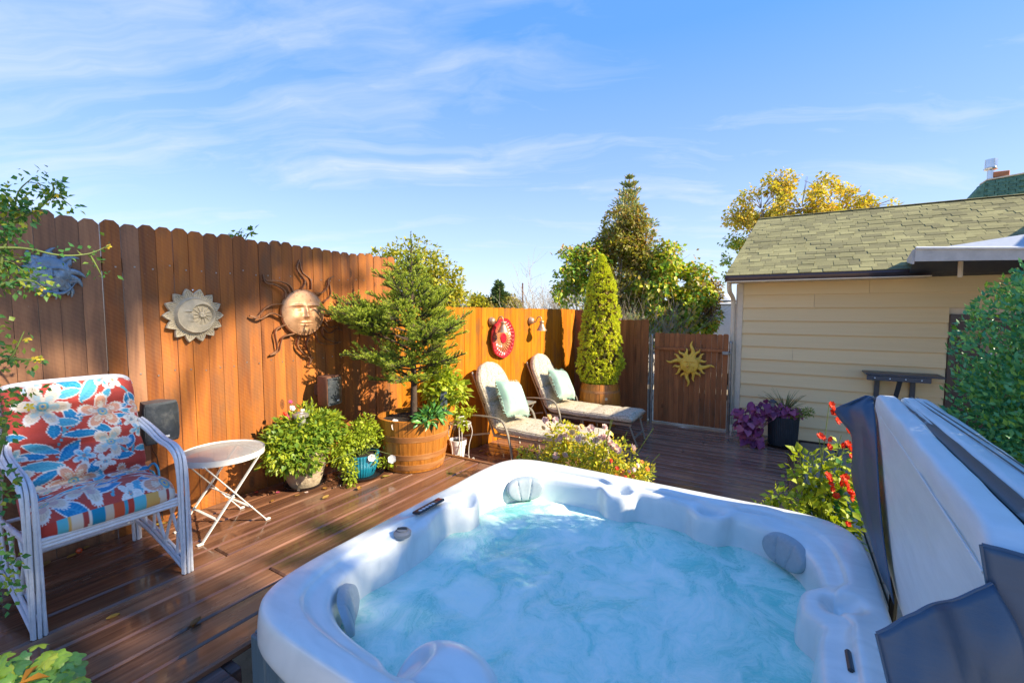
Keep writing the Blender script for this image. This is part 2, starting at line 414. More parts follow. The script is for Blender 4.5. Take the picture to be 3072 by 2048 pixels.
M_galv = simple('galvanised steel', (.27, .27, .26), .42, .9, var=.25, scale=14)
gate = thing('gate', 'low picket gate with a yellow sun on it beside the garage wall', 'gate', (-1.25, 7.5, L0))
x = -1.83; gw = 1.10 / 14
for k in range(14):
    dogear((x, 7.5 + random.uniform(-.002, .002), 0), (1, 0, 0), (0, -1, 0), gw - .003, L0 + .03, 1.082 + random.uniform(-.006, .006), .016, .016).build('picket', M_fence3, gate); x += gw
MB().box((-1.28, 7.478, .83), (1.10, .03, .045), .003).build('rail', M_fence3, gate)
MB().box((-1.28, 7.53, .1), (1.10, .03, .08), .003).build('rail', M_fence3, gate)
lt = MB().box((-.765, 7.452, .80), (.09, .02, .05), .003).box((-.70, 7.45, .80), (.05, .012, .02), .002).build('latch', M_galv, gate)
for px_, h_ in ((-1.875, 1.03), (-.70, .95)):
    p = thing('gate_post', 'galvanised pipe post on the ' + ('fence side of the gate' if px_ < -1 else 'garage side of the gate'), 'post', (px_, 7.5, L0), group='galvanised gate posts')
    MB().tube([(px_, 7.5, L0 - .2), (px_, 7.5, h_)], .024, 12).build('pipe', M_galv, p, 40)
    MB().lathe([(.027, -.01), (.027, .012), (.018, .028), (.001, .032)], (px_, 7.5, h_), 12).build('cap', M_galv, p, 40)
    if px_ < -1:
        MB().tube([(px_ - .035, 7.49, L0 + .05), (px_ - .035, 7.49, h_ - .02)], .012, 8).build('hinge_rod', M_galv, p, 40)
        for zz in (.0, .82): MB().lathe([(.031, -.02), (.031, .02)], (px_, 7.5, zz), 12).build('hinge_band', M_galv, p, 40)

# ---------------------------------------------------------------- garage
M_side = wood('tan painted lap siding', ((.80, .60, .31), (.83, .63, .335), (.85, .655, .355)), (1.5, 40, 40), rough=(.5, .65), knots=False, rvar=.07, bump=.22, spec=.3)
M_trim = simple('tan painted trim', (.70, .57, .40), .5, var=.06)
M_brown = simple('dark brown gutter', (.055, .034, .030), .38, var=.15)
M_glass = simple('dark window glass', (.03, .035, .04), .05, spec=.9)
gar = thing('garage', 'tan lap sided garage with an olive shingle roof beside the gate', 'building', (1.5, 9.5, L0))
W0 = 7.6; zt = 1.865; rev = .19
def lap(mb, x0, x1, z0, h):
    mb.prism([(x0, W0 - .034, z0), (x0, W0 - .034, z0 + .008), (x0, W0 - .004, z0 + h + .012), (x0, W0 + .012, z0 + h + .012), (x0, W0 + .012, z0)], (x1 - x0, 0, 0)); return mb
k = 0; z_ = zt - rev
while z_ > L0 - .1:
    xe = 3.9 if z_ > 1.30 else 1.73
    cut = {0: [.93], 1: [.33], 3: [2.4], 5: [.1]}.get(k, [])
    xs = [-.56] + cut + [xe]
    for a, b in zip(xs, xs[1:]): lap(MB(), a + .0015, b - .0015, z_, rev).build('siding_board', M_side, gar)
    z_ -= rev; k += 1
zb = z_ + rev
MB().box((.58, W0 + .005, zb - .06), (2.3, .05, .12), .004).build('base_board', M_brown, gar)
MB().box((1.6, W0 + .10, (zt + L0) / 2), (4.4, .16, zt - L0), .004).build('wall', M_trim, gar)
MB().box((-.60, 9.9, (zt + L0) / 2), (.08, 4.4, zt - L0), .004).build('wall', M_side, gar)
MB().box((-.597, W0 - .015, (zt + L0) / 2 - .02), (.075, .03, zt - L0), .004).box((-.645, W0 + .045, (zt + L0) / 2 - .02), (.022, .10, zt - L0), .004).build('corner_board', M_trim, gar)
# door
dr = MB().box((2.2, W0 - .005, .46), (.78, .03, 1.70), .004).build('door', simple('dark maroon door', (.055, .028, .026), .4), gar)
MB().box((2.25, W0 - .026, .86), (.46, .012, .62), .003).build('window', M_glass, dr)
M_wht = simple('white paint', (.78, .78, .76), .4, var=.04)
MB().box((2.25, W0 - .038, .62), (.46, .016, .022), .002).box((2.12, W0 - .038, .88), (.02, .016, .5), .002).build('window_bar', M_wht, dr)
MB().lathe([(.001, 0), (.026, .01), (.03, .03), (.018, .05), (.012, .07)], (1.87, W0 - .02, .35), 12, M=Matrix.Rotation(R(90), 3, 'X')).build('handle', M_galv, dr, 40)
MB().box((1.772, W0 - .02, .46), (.075, .045, 1.76), .004).box((2.2, W0 - .02, 1.365), (.93, .045, .07), .004).build('door_frame', M_brown, gar)
# gutter + downspout
gt = MB().prism([(-.79, 7.30, 1.965), (-.79, 7.285, 1.925), (-.79, 7.315, 1.87), (-.79, 7.40, 1.87), (-.79, 7.40, 1.965)], (2.28, 0, 0)).build('gutter', M_brown, gar)
MB().box((.35, 7.36, 1.855), (2.2, .5, .012), .002).build('soffit', M_trim, gar)
MB().tube(bez([(-.735, 7.36, 1.87), (-.735, 7.365, 1.80), (-.73, 7.42, 1.72), (-.70, 7.53, 1.64), (-.69, 7.58, 1.55), (-.69, 7.60, 1.2), (-.69, 7.60, L0 + .1)], 22), .033, 8).build('downspout', M_trim, gar, 50)
# roof: eave (y 7.30, z 1.965) to ridge (y 9.9, z 3.19), left rake leaning
E0 = Vector((-.77, 7.30, 1.965)); E1 = Vector((-.50, 9.9, 3.195)); XR = 4.6
rn = Vector((0, -(E1.z - E0.z), (E1.y - E0.y))).normalized(); rs = Vector((0, E1.y - E0.y, E1.z - E0.z)); RL = rs.length; rs /= RL
mb = MB().prism([E0 - rn * .03, E1 - rn * .03, (XR, E1.y, E1.z - .03), (XR, E0.y, E0.z - .03)], rn * .022)
mb.prism([E1 - rn * .03, Vector((-.6, 12.5, 1.9)), (XR, 12.5, 1.9), (XR, E1.y, E1.z - .03)], (0, 0, .02))
mb.build('roof_deck', simple('olive underlay', (.16, .155, .07), .95), gar)
mb = MB().prism([(-.60, W0 + .02, zt), (-.60, 12.2, zt), (-.52, 9.9, 3.1)], (.05, 0, 0)); mb.build('gable', M_side, gar)
def shmat(name, rnd):
    m, t = newmat(name)
    rr = t.n('ObjectInfo').outputs['Random'] if rnd else t.n('NewGeometry').outputs['Random Per Island']
    c = t.ramp(rr, [(0, (.19, .178, .092)), (.35, (.235, .22, .108)), (.7, (.28, .262, .124)), (1, (.32, .30, .142))])
    sp = t.n('TexNoise', Vector=t.n('TexCoord').outputs['Object'], Scale=160, Detail=2)
    c = t.mix(1.0, c, t.ramp(sp, [(.3, .62), (.7, 1.25)]), 'MULTIPLY')
    pt = t.n('TexNoise', Vector=t.n('TexCoord').outputs['Object'], Scale=1.6, Detail=3)
    c = t.mix(1.0, c, t.ramp(pt, [(.3, .85), (.7, 1.1)]), 'MULTIPLY')
    b = t.n('BsdfPrincipled', Base_Color=c, Roughness=.95, Specular_IOR_Level=.15); finish(t, b); return m
M_sh, M_sh2 = shmat('olive asphalt shingle', True), shmat('olive asphalt shingles beyond', False)
tabs = []; nrow = 28; ex = RL / nrow
for r in range(nrow):
    x = E0.x + (E1.x - E0.x) * r / nrow - .01 - (0 if r % 2 else .0); first = True
    while x < XR - .1:
        wd = random.uniform(.12, .24) * (.6 if first and r % 2 else 1); first = False
        tabs.append((r, x, min(wd, XR - x), random.choice((.003, .005, .009)))); x += wd
near = sorted(range(len(tabs)), key=lambda i: (tabs[i][0] * ex) ** 2 * 1.3 + max(0, tabs[i][1] - 1.0) ** 2 * 1.1)
single = set(near[:300]); rest = MB()
Mr = Matrix((Vector((1, 0, 0)), rs, rn)).transposed()
for i, (r, x, wd, th) in enumerate(tabs):
    a = E0 + rs * (r * ex - .012); c = Vector((x + wd / 2, a.y, a.z)) + rs * (ex * .56) + rn * (th * .5 - .004)
    rt_ = Mr @ Matrix.Rotation(-.012, 3, 'X')
    if i in single: MB().box(c, (wd - .003, ex * 1.12, th + .004), .0015, rt_).build('shingle', M_sh, gar)
    else: rest.box(c, (wd - .003, ex * 1.12, th + .004), .0015, rt_)
tag(rest.build('shingles', M_sh2, gar), kind='stuff')
x = -.5
while x < XR: MB().box((x + .14, E1.y, E1.z + .004), (.275, .16, .012), .004, Matrix.Rotation(.2, 3, 'X')).build('ridge_cap', M_sh, gar); x += .28
# porch roof over the door
M_wsh = simple('white painted shingle', (.36, .39, .42), .5, var=.08, rnd=.15)
M_fas = simple('pale weathered fascia', (.46, .43, .39), .6, var=.15, scale=10, dirt=((.3, .27, .24), 6, .6, .5))
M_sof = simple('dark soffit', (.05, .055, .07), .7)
pr = thing('porch_roof', 'small white shingled porch roof over the garage door', 'roof', (2, 6.8, 2.0))
pe0 = Vector((1.12, 6.2, 2.06)); pe1 = Vector((3.4, 6.2, 1.90)); pb0 = Vector((1.30, 7.5, 2.075)); pb1 = Vector((3.4, 8.2, 2.52))
MB().prism([pe0, pe1, pb1, pb0], (0, 0, .02)).build('roof_panel', M_wsh, pr)
for r in range(7):
    for q in range(8):
        f0, f1 = r / 7, (r + 1) / 7; u0 = q / 8 + (r % 2) * .06; u1 = u0 + .122
        if u1 > 1: continue
        a = pe0.lerp(pb0, f0).lerp(pe1.lerp(pb1, f0), u0); b = pe0.lerp(pb0, f0).lerp(pe1.lerp(pb1, f0), u1)
        c = pe0.lerp(pb0, f1).lerp(pe1.lerp(pb1, f1), u1); d = pe0.lerp(pb0, f1).lerp(pe1.lerp(pb1, f1), u0)
        up = Vector((0, 0, .021)); MB().prism([a + up * 1.5, b + up * 1.5, c + up, d + up], (0, 0, .008)).build('shingle', M_wsh, pr)
n_ = 12; top = [pe0.lerp(pe1, i / n_) + Vector((0, -.022, .02)) for i in range(n_ + 1)]
bot = [p - Vector((0, 0, .125 - .02 * math.sin(i / n_ * PI) - .02 * i / n_)) for i, p in enumerate(top)]
MB().prism(top + bot[::-1], (0, .022, 0)).build('fascia', M_fas, pr)
MB().tube([p + Vector((0, -.012, .012)) for p in top], .014, 6).build('drip_edge', M_wht, pr, 50)
MB().prism([pe0 - Vector((0, 0, .13)), pe0 + Vector((0, 0, .02)), pb0 + Vector((0, 0, .02)), pb0 - Vector((0, 0, .02))], (-.02, 0, 0)).build('rake_board', M_fas, pr)
MB().prism([pe0 + Vector((0, .03, -.03)), pe1 + Vector((0, .03, -.03)), (3.4, 7.58, 1.87), (1.32, 7.58, 1.87)], (0, 0, .012)).build('soffit', M_sof, pr)
MB().tube([(1.57, 6.62, 2.02), (1.575, 6.62, 1.80)], .022, 8).build('drain_pipe', M_trim, pr, 40)

# ---------------------------------------------------------------- main house: mostly out of frame to the right
hs = thing('house', 'taller green roofed house with a shingled chimney behind the garage', 'building', (6.5, 8.5, L0))
MB().box((6.6, 8.4, 1.45), (5.4, 7.4, 3.9), .01).build('wall', M_side, hs)
rm = simple('green roof shingles', (.11, .21, .15), .9, var=.35, scale=14, spec=.15)
MB().prism([(3.75, 4.5, 3.3), (9.4, 4.5, 3.3), (6.6, 4.5, 4.6)], (0, 7.9, 0)).build('roof', rm, hs)
for yy in (6.0, 8.6):
    f = MB().box((3.89, yy, 1.6), (.04, 1.0, 1.3), .004).build('window', M_wht, hs); MB().box((3.872, yy, 1.6), (.02, .86, 1.16), .002).build('pane', M_glass, f)
chm = MB().prism([(3.60, 14, 3.2), (4.5, 14, 3.2), (4.28, 14, 4.36), (3.62, 14, 4.26)], (0, .5, 0)).prism([(3.62, 13.99, 4.26), (3.60, 13.99, 3.2), (2.9, 14.2, 3.2)], (0, .4, 0)).build('chimney', rm, hs)
for r in range(9):
    zz = 3.75 + r * .062
    for q in range(4):
        xa = 3.625 + q * .16 + (r % 2) * .05
        if xa + .15 < 4.3: MB().box((xa + .075, 13.985, zz), (.15, .02, .066), .003, Matrix.Rotation(-.12, 3, 'X')).build('shingle', shmat('green shake shingle', True) if False else rm, chm)
MB().box((3.95, 14.2, 4.33), (.62, .45, .03), .004, Matrix.Rotation(-.1, 3, 'Y')).build('chimney_cap', M_trim, chm)
M_terra = simple('terracotta', (.50, .17, .065), .7, var=.15, scale=12, bump=.2, dirt=((.55, .36, .25), 8, .58, .45))
MB().box((3.87, 14.1, 4.40), (.26, .2, .12), .01).build('flue_tile', M_terra, chm)
M_steel = simple('bright stainless steel', (.6, .6, .6), .18, 1)
MB().lathe([(.055, 4.3), (.055, 4.5), (.11, 4.52), (.115, 4.55), (.10, 4.56), (.10, 4.74), (.001, 4.75)], (3.715, 14.05, 0), 20).build('flue_pipe', M_steel, chm, 40)
MB().tube([(4.3, 13.9, 4.25), (4.42, 13.9, 4.6), (4.5, 13.9, 4.75)], .02, 6).build('mast', M_galv, hs)

# ---------------------------------------------------------------- trailer behind the gate, utility pole
M_tr = simple('pale grey trailer skin', (.78, .80, .82), .35, var=.05)
tr = thing('trailer', 'pale grey box trailer parked behind the gate and shrubs', 'trailer', (-.7, 14.3, -.6))
MB().box((-.6, 14.2, .70), (3.4, 2.0, 1.9), .03).build('body', M_tr, tr)
MB().box((-.6, 13.19, 1.69), (3.4, .03, .05), .006).box((-.6, 13.19, 1.60), (3.4, .02, .02), .004).build('roof_rail', simple('aluminium rail', (.35, .38, .42), .3, .8), tr)
MB().lathe([(.001, 0), (.04, .0), (.04, .03), (.001, .035)], (-1.62, 13.2, 1.50), 12, M=Matrix.Rotation(R(90), 3, 'X')).build('marker_light', M_brown, tr)
MB().box((-1.55, 14.0, 1.78), (.5, .6, .24), .08).build('roof_vent', M_wht, tr, 50)
MB().box((-1.02, 13.18, .6), (.03, .03, 1.6), .004).build('door_seam', M_trim, tr)
for xx in (-1.1, .2): MB().lathe([(.001, -.1), (.26, -.1), (.33, -.07), (.33, .07), (.26, .1), (.001, .1)], (xx, 13.35, -.30), 20, M=Matrix.Rotation(R(90), 3, 'X')).build('wheel', M_dark, tr, 40)
up_ = thing('utility_pole', 'thin distant utility pole between the far trees and the bare shrub', 'pole', (-30, 52, -.6))
MB().tube([(-30.2, 52, -.6), (-30.2, 52, 5.0)], [.16, .11], 8).build('pole', M_old, up_)
MB().lathe([(.12, 4.99), (.13, 5.0), (.001, 5.12)], (-30.2, 52, 0), 8).build('pole_cap', M_old, up_)
# ================================================================ HOT TUB
def shellmat():
    m, t = newmat('pearl acrylic shell')
    co = t.n('TexCoord').outputs['Object']
    a = t.n('TexNoise', Vector=t.vmul(co, (5, 14, 5)), Scale=1.0, Detail=5, Distortion=1.2)
    c = t.ramp(a, [(.3, (.64, .68, .655)), (.55, (.71, .745, .72)), (.75, (.75, .78, .75))])
    sp = t.n('TexVoronoi', {'feature': 'F1'}, Vector=co, Scale=75)
    drops = t.ramp(sp.outputs['Distance'], [(.1, 1.0), (.3, 0.0)])
    b = t.n('BsdfPrincipled', Base_Color=c, Roughness=.28, Coat_Weight=.35, Coat_Roughness=.12)
    wn = t.n('TexNoise', Vector=co, Scale=3, Detail=2)
    bp = t.n('Bump', Strength=.25, Distance=.002, Height=t.m('MULTIPLY', drops, t.ramp(wn, [(.45, 0.0), (.6, 1.0)])))
    t.t.links.new(bp.outputs[0], b.inputs['Normal']); finish(t, b); return m
M_shell = shellmat()
CX, CY, HX, HY = -.7125, 1.875, 1.0875, 1.045
IX, IY, IHX, IHY = -.73, 1.84, .90, .87
RIM = .33; WL = .145
def sup(th, hx, hy, n):
    c, s = np.cos(th), np.sin(th); r = (np.abs(c / hx) ** n + np.abs(s / hy) ** n) ** (-1 / n); return r * c, r * s
NT_ = 640; th = np.linspace(0, 2 * PI, NT_, endpoint=False)
ox, oy = sup(th, HX, HY, 8.5); ox = ox + CX; oy = oy + CY
ix, iy = sup(th, IHX, IHY, 4.6); ix = ix + IX; iy = iy + IY
# inward bulges of the armrests / dividers between the seats: (point, reach, width)
bul = [((-1.63, 2.10), .075, .10), ((-1.63, 1.60), .05, .22), ((-.87, 2.71), .075, .10), ((-.33, 2.71), .07, .10), ((.17, 2.06), .085, .11), ((.17, 1.72), .04, .2)]
for (bx, by), amp, wd in bul:
    d = np.hypot(ix - bx, iy - by); f = amp * np.exp(-(d / wd) ** 4)
    nx, ny = IX - bx, IY - by; nx, ny = (np.sign(nx), 0) if abs(nx) > abs(ny) * 1.0 and abs(bx - IX) > .6 else (0, np.sign(ny))
    ix = ix + f * nx; iy = iy + f * ny
# rings: (t from outer 0 to inner 1, outward extra, z)
ring = [(0, .0, .175), (0, .004, .18), (0, .008, .195), (0, .008, .225), (0, .004, .27), (0, .0, .30), (.02, 0, .318), (.05, 0, .327), (.09, 0, .330), (.2, 0, .332), (.32, 0, .332), (.44, 0, .332), (.52, 0, .331),
        (.55, 0, .329), (.575, 0, .318), (.60, 0, .311), (.72, 0, .309), (.8, 0, .308), (.88, 0, .306), (.94, 0, .300), (.98, 0, .284), (1.0, 0, .255)]
wall = [(.004, .22), (.006, .18), (.012, .13), (.03, .05), (.08, -.10), (.2, -.35)]
P = []
ux, uy = ox - CX, oy - CY; ul = np.hypot(ux, uy); ux, uy = ux / ul, uy / ul
for t_, e, z_ in ring:
    P.append(np.stack([ox + (ix - ox) * t_ + ux * e, oy + (iy - oy) * t_ + uy * e, np.full(NT_, z_)], 1))
vx, vy = IX - ix, IY - iy; vl = np.hypot(vx, vy); vx, vy = vx / vl, vy / vl
for e, z_ in wall: P.append(np.stack([ix + vx * e, iy + vy * e, np.full(NT_, z_)], 1))
P = np.array(P)
# sunken cup hollows, channels and swellings in the moulded rim: (x, y, radius x, radius y, depth)
X_, Y_, Z_ = P[..., 0], P[..., 1], P[..., 2]
topm = np.clip((Z_ - .24) / .05, 0, 1)
for cx, cy, rx, ry, dp in [(-.855, 2.725, .06, .045, .05), (-.33, 2.715, .065, .045, .05), (-1.60, 2.10, .04, .06, .045), (.225, 2.075, .05, .055, .05), (-1.03, 1.0, .07, .05, .05)]:
    Z_ -= dp * topm * np.exp(-(((X_ - cx) / rx) ** 2 + ((Y_ - cy) / ry) ** 2) ** 2)
for cx, cy, rx, ry, dp in [(-1.66, 1.56, .09, .17, -.018), (-1.665, 1.86, .05, .16, -.016), (-1.72, 1.73, .05, .05, .012), (-.62, 2.73, .16, .035, -.02), (-.12, 2.74, .16, .035, -.016), (.25, 1.75, .05, .22, -.014)]:
    Z_ -= dp * topm * np.exp(-(((X_ - cx) / rx) ** 2 + ((Y_ - cy) / ry) ** 2) ** 2)
# wavy lower lip like a draped moulding
lip = np.clip((.24 - Z_) / .05, 0, 1) * (np.arange(len(P)) < 4)[:, None]
Z_ -= lip * (.012 * np.sin(X_ * 9) + .012 * np.sin(Y_ * 8 + 1))
tub = thing('hot_tub', 'white pearl hot tub full of bubbling turquoise water', 'hot tub', (CX, CY, -.55))
MB().grid(P, cv=True).build('shell', M_shell, tub, 180)
sh = tub.children[0]
# armrest swelling at the near side with its cup hollow
gu, gv = np.meshgrid(np.linspace(0, 1, 30), np.linspace(0, 2 * PI, 40, endpoint=False), indexing='ij')
ang = gu * PI * .62
ex = .20 * np.sin(ang) * np.cos(gv); ey = .15 * np.sin(ang) * np.sin(gv)
px_ = -.90 + ex; py_ = 1.06 + ey; pz_ = .14 + .215 * np.sign(np.cos(ang)) * np.abs(np.cos(ang)) ** .55 - .02
pz_ = pz_ - .055 * np.exp(-(((px_ + 1.02) / .06) ** 2 + ((py_ - 1.03) / .06) ** 2) ** 2)
MB().grid(np.stack([px_, py_, pz_], -1), cv=True).build('armrest', M_shell, tub, 180)
# water
def watermat():
    m, t = newmat('churning spa water')
    co = t.n('TexCoord').outputs['Object']
    w1 = t.n('TexNoise', Vector=co, Scale=2.2, Detail=4)
    wv = t.vadd(co, t.vmul(t.vadd(w1.outputs['Color'], (-.5, -.5, -.5)), (.55, .55, 0)))
    a = t.n('TexNoise', Vector=t.vmul(wv, (1.3, .9, 1)), Scale=4.6, Detail=10, Roughness=.62, Distortion=.8)
    b_ = t.n('TexNoise', Vector=t.vadd(co, (7.3, 2.2, 0)), Scale=1.5, Detail=2)
    fine = t.n('TexNoise', Vector=wv, Scale=70, Detail=5, Roughness=.75)
    f = t.m('ADD', t.m('MULTIPLY', a, .78), t.m('MULTIPLY', b_, .26))
    f = t.m('ADD', f, t.m('MULTIPLY', t.m('SUBTRACT', fine, .5), .30))
    foam = t.ramp(f, [(.36, .05), (.47, .36), (.55, .72), (.65, 1.0)])
    deep = t.ramp(b_, [(.3, (.13, .62, .50)), (.7, (.24, .72, .60))])
    c = t.mix(foam, deep, (.78, .92, .80))
    b = t.n('BsdfPrincipled', Base_Color=c, Specular_IOR_Level=.35)
    t.t.links.new(t.ramp(foam, [(0, .10), (.5, .35), (1, .75)]).outputs[0], b.inputs['Roughness'])
    hs_ = t.m('ADD', t.m('MULTIPLY', a, 1.0), t.m('MULTIPLY', fine, .22))
    bp = t.n('Bump', Strength=.5, Distance=.02, Height=hs_); t.t.links.new(bp.outputs[0], b.inputs['Normal'])
    finish(t, b); return m
nr = 90; rr_ = np.linspace(0, 1, nr) ** .8
wx = ix + vx * .0; wy = iy + vy * .0
P = np.stack([IX + (wx - IX)[None] * rr_[:, None], IY + (wy - IY)[None] * rr_[:, None], np.full((nr, NT_), WL)], -1)
P = P[:, ::2]
amp = .018 * np.clip((1 - rr_) * 6, .25, 1)
hz = np.array([[noise.fractal(Vector((p[0] * 3.2, p[1] * 3.2, 1.7)), 1.0, 2.0, 4) + .8 * abs(noise.noise(Vector((p[0] * 2.1 + 5, p[1] * 2.1, .2)))) for p in row] for row in P])
P[..., 2] += hz * amp[:, None]
for jx, jy, h_ in [(-.15, 1.45, .03), (-1.2, 1.35, .025), (-.55, 1.75, .02)]:
    P[..., 2] += h_ * np.exp(-(np.hypot(P[..., 0] - jx, P[..., 1] - jy) / .16) ** 2)
MB().grid(P, cv=True).build('water', watermat(), tub, 180)
# headrest pillows
def pillmat():
    m, t = newmat('grey foam headrest'); co = t.n('TexCoord').outputs['Object']
    nz = t.n('TexNoise', Vector=co, Scale=60, Detail=3)
    b = t.n('BsdfPrincipled', Base_Color=t.ramp(nz, [(.3, (.27, .33, .36)), (.7, (.31, .375, .40))]), Roughness=.42); finish(t, b); return m
M_pill = pillmat()
def headrest(x, y, z_, ang, wd=.13, hg=.078):
    U, Vv = np.meshgrid(np.linspace(-1, 1, 34), np.linspace(-1, 1, 26), indexing='ij')
    q = (np.abs(U) ** 2.6 + np.abs(Vv) ** 2.6) ** (1 / 2.6); mx = np.maximum(np.abs(U), np.abs(Vv)); k = np.where(q > 0, mx / np.maximum(q, 1e-6), 1)
    u, v = U * k, Vv * k; s = np.clip(1 - mx ** 4, 0, 1) ** .5
    hgt = .040 * s ** .7 - .008 * (np.exp(-((u - .28 - .10 * v) / .035) ** 2) + np.exp(-((u + .36 + .06 * v) / .035) ** 2)) * s
    taper = 1 - .22 * (v < 0) * np.abs(v)
    a, b = math.cos(ang), math.sin(ang)
    n_ = Vector((a, b, 0)); sd = Vector((-b, a, 0)); up = Vector((-a * .22, -b * .22, .975))
    P = np.zeros(U.shape + (3,))
    for i in range(3): P[..., i] = (x, y, z_)[i] + sd[i] * u * wd * taper + up[i] * v * hg + n_[i] * (hgt - .01) - (0 if i < 2 else 0)
    P[..., 0] -= n_.x * (u ** 2) * -.03; P[..., 1] -= n_.y * (u ** 2) * -.03
    o = MB().grid(P).build('headrest', M_pill, tub, 60)
    return o
headrest(-1.48, 2.58, .235, R(-45)); headrest(.05, 2.57, .235, R(-135)); headrest(-1.48, 1.12, .235, R(45)); headrest(.045, 1.105, .235, R(135))
# control panel, dial, handle slot, jets
M_blk = simple('black plastic', (.025, .027, .03), .35, var=.2)
M_gry = simple('grey plastic', (.20, .21, .22), .35)
cp = MB().box((-1.685, 1.85, .345), (.055, .22, .014), .006, Matrix.Rotation(R(-8), 3, 'Y')).build('control_panel', M_blk, tub)
for k in range(6): MB().box((-1.675, 1.77 + k * .026, .352), (.022, .017, .006), .002, Matrix.Rotation(R(-8), 3, 'Y')).build('button', M_wht if k < 5 else M_terra, cp)
MB().box((-1.686, 1.932, .353), (.03, .03, .005), .001).build('display', simple('red display', (.45, .06, .03), .3), cp)
dl = MB().lathe([(.042, .325), (.044, .342), (.036, .350), (.026, .351), (.026, .358), (.001, .36)], (-1.60, 1.56, 0), 28).build('diverter_dial', M_gry, tub, 40)
MB().box((-1.60, 1.56, .360), (.052, .015, .012), .004, Matrix.Rotation(.6, 3, 'Z')).build('grip', M_blk, dl)
MB().box((.215, 1.735, .322), (.018, .105, .016), .006).build('handle_slot', M_blk, tub)
# cabinet of vertical teal-grey slats, and a corner strip
M_cab = wood('teal grey cabinet slat', ((.075, .125, .15), (.12, .18, .205), (.16, .23, .255)), (26, 26, 1.5), rough=(.4, .55), knots=False, rvar=.25)
kx0, kx1, ky0, ky1 = CX - HX + .06, CX + HX - .06, CY - HY + .06, CY + HY - .06
def slats(p, q, nrm):
    p, q = Vector(p), Vector(q); n_ = int((q - p).length / .095); u = (q - p) / n_
    for i in range(n_):
        c = p + u * (i + .5); MB().box((c.x, c.y, -.18), (abs(u.x) - .004 if abs(u.x) > .01 else .02, abs(u.y) - .004 if abs(u.y) > .01 else .02, .74), .006).build('cabinet_slat', M_cab, tub)
slats((kx0, ky0, 0), (kx1, ky0, 0), 0); slats((kx0, ky0 + .01, 0), (kx0, ky1, 0), 0); slats((kx0, ky1, 0), (kx1, ky1, 0), 0)
MB().box(((kx0 + kx1) / 2, (ky0 + ky1) / 2, -.3), (kx1 - kx0 - .06, ky1 - ky0 - .06, .56), .004).build('cabinet_core', M_dark, tub)

# ---------------------------------------------------------------- folded tub cover
def vinyl(name, col, st=0.0):
    m, t = newmat(name); co = t.n('TexCoord').outputs['Object']
    a = t.n('TexNoise', Vector=t.vmul(co, (3, 2, 14)), Scale=1.6, Detail=6, Roughness=.7)
    b_ = t.n('TexNoise', Vector=co, Scale=7, Detail=4)
    c = t.ramp(a, [(.3, tuple(x * .88 for x in col)), (.6, col)])
    if st: c = t.mix(t.ramp(b_, [(.6, 0.0), (.68, st)]), c, (.42, .45, .46))
    b = t.n('BsdfPrincipled', Base_Color=c, Roughness=.42, Specular_IOR_Level=.5)
    bp = t.n('Bump', Strength=.35, Distance=.004, Height=a); bp2 = t.n('Bump', Strength=.15, Distance=.0008, Height=t.n('TexVoronoi', Vector=co, Scale=500), Normal=bp)
    t.t.links.new(bp2.outputs[0], b.inputs['Normal']); finish(t, b); return m
M_vin = vinyl('white vinyl', (.66, .70, .69)); M_navy = vinyl('navy vinyl', (.032, .070, .125)); M_strap = vinyl('charcoal vinyl', (.055, .06, .068), .55)
cov = thing('tub_cover', 'white vinyl hot tub cover folded upright along the right rim', 'tub cover', (.49, 2.0, .34))
def leaf_panel(x0, x1, y0, y1, z0, z1, name, seam=None):
    """rounded, slightly sagging foam leaf: closed cross-section swept along y"""
    ny, na = 60, 44; P = np.zeros((ny, na, 3)); rng2 = random.Random(int(x0 * 1000))
    for i in range(ny):
        f = i / (ny - 1); y = y0 + (y1 - y0) * f
        e = min(f, 1 - f) * (y1 - y0); dz = -.055 * max(0, 1 - e / .10) ** 2.2; dx = .012 * max(0, 1 - e / .04) ** 2
        for j in range(na):
            a = 2 * PI * j / na; cx, cz = math.cos(a), math.sin(a); n_ = 9
            r = (abs(cx) ** n_ + abs(cz) ** n_) ** (-1 / n_)
            hx, hz = (x1 - x0) / 2 - dx, (z1 - z0) / 2
            px, pz = cx * r * hx, cz * r * hz
            tt = (pz + hz) / (2 * hz)
            wv = .004 * noise.noise(Vector((px * 8, y * 3, pz * 3))) + .003 * noise.noise(Vector((px * 30, y * 9, pz * 2)))
            sk = ((y - 1.14) / 1.78 * .062 - .012) * (1 if x0 < .4 else .35); rec = .010 * max(0, min(1, (.885 - tt) / .02)) * (cx < -.6) * (x0 < .4)
            P[i, j] = ((x0 + x1) / 2 + px + wv + .018 * (1 - tt) + sk + rec, y, (z0 + z1) / 2 + pz + dz * tt + wv * .6)
    V = MB().grid(P, cv=True); b = (ny - 1) * na
    V.F.append(tuple(range(na))[::-1]); V.F.append(tuple(b + j for j in range(na))); V.M += [0, 0]
    return V.build(name, M_vin, cov, 50)
leaf_panel(.348, .440, 1.14, 2.92, .335, 1.03, 'foam_leaf')
leaf_panel(.466, .590, 1.12, 2.90, .30, 1.03, 'foam_leaf')
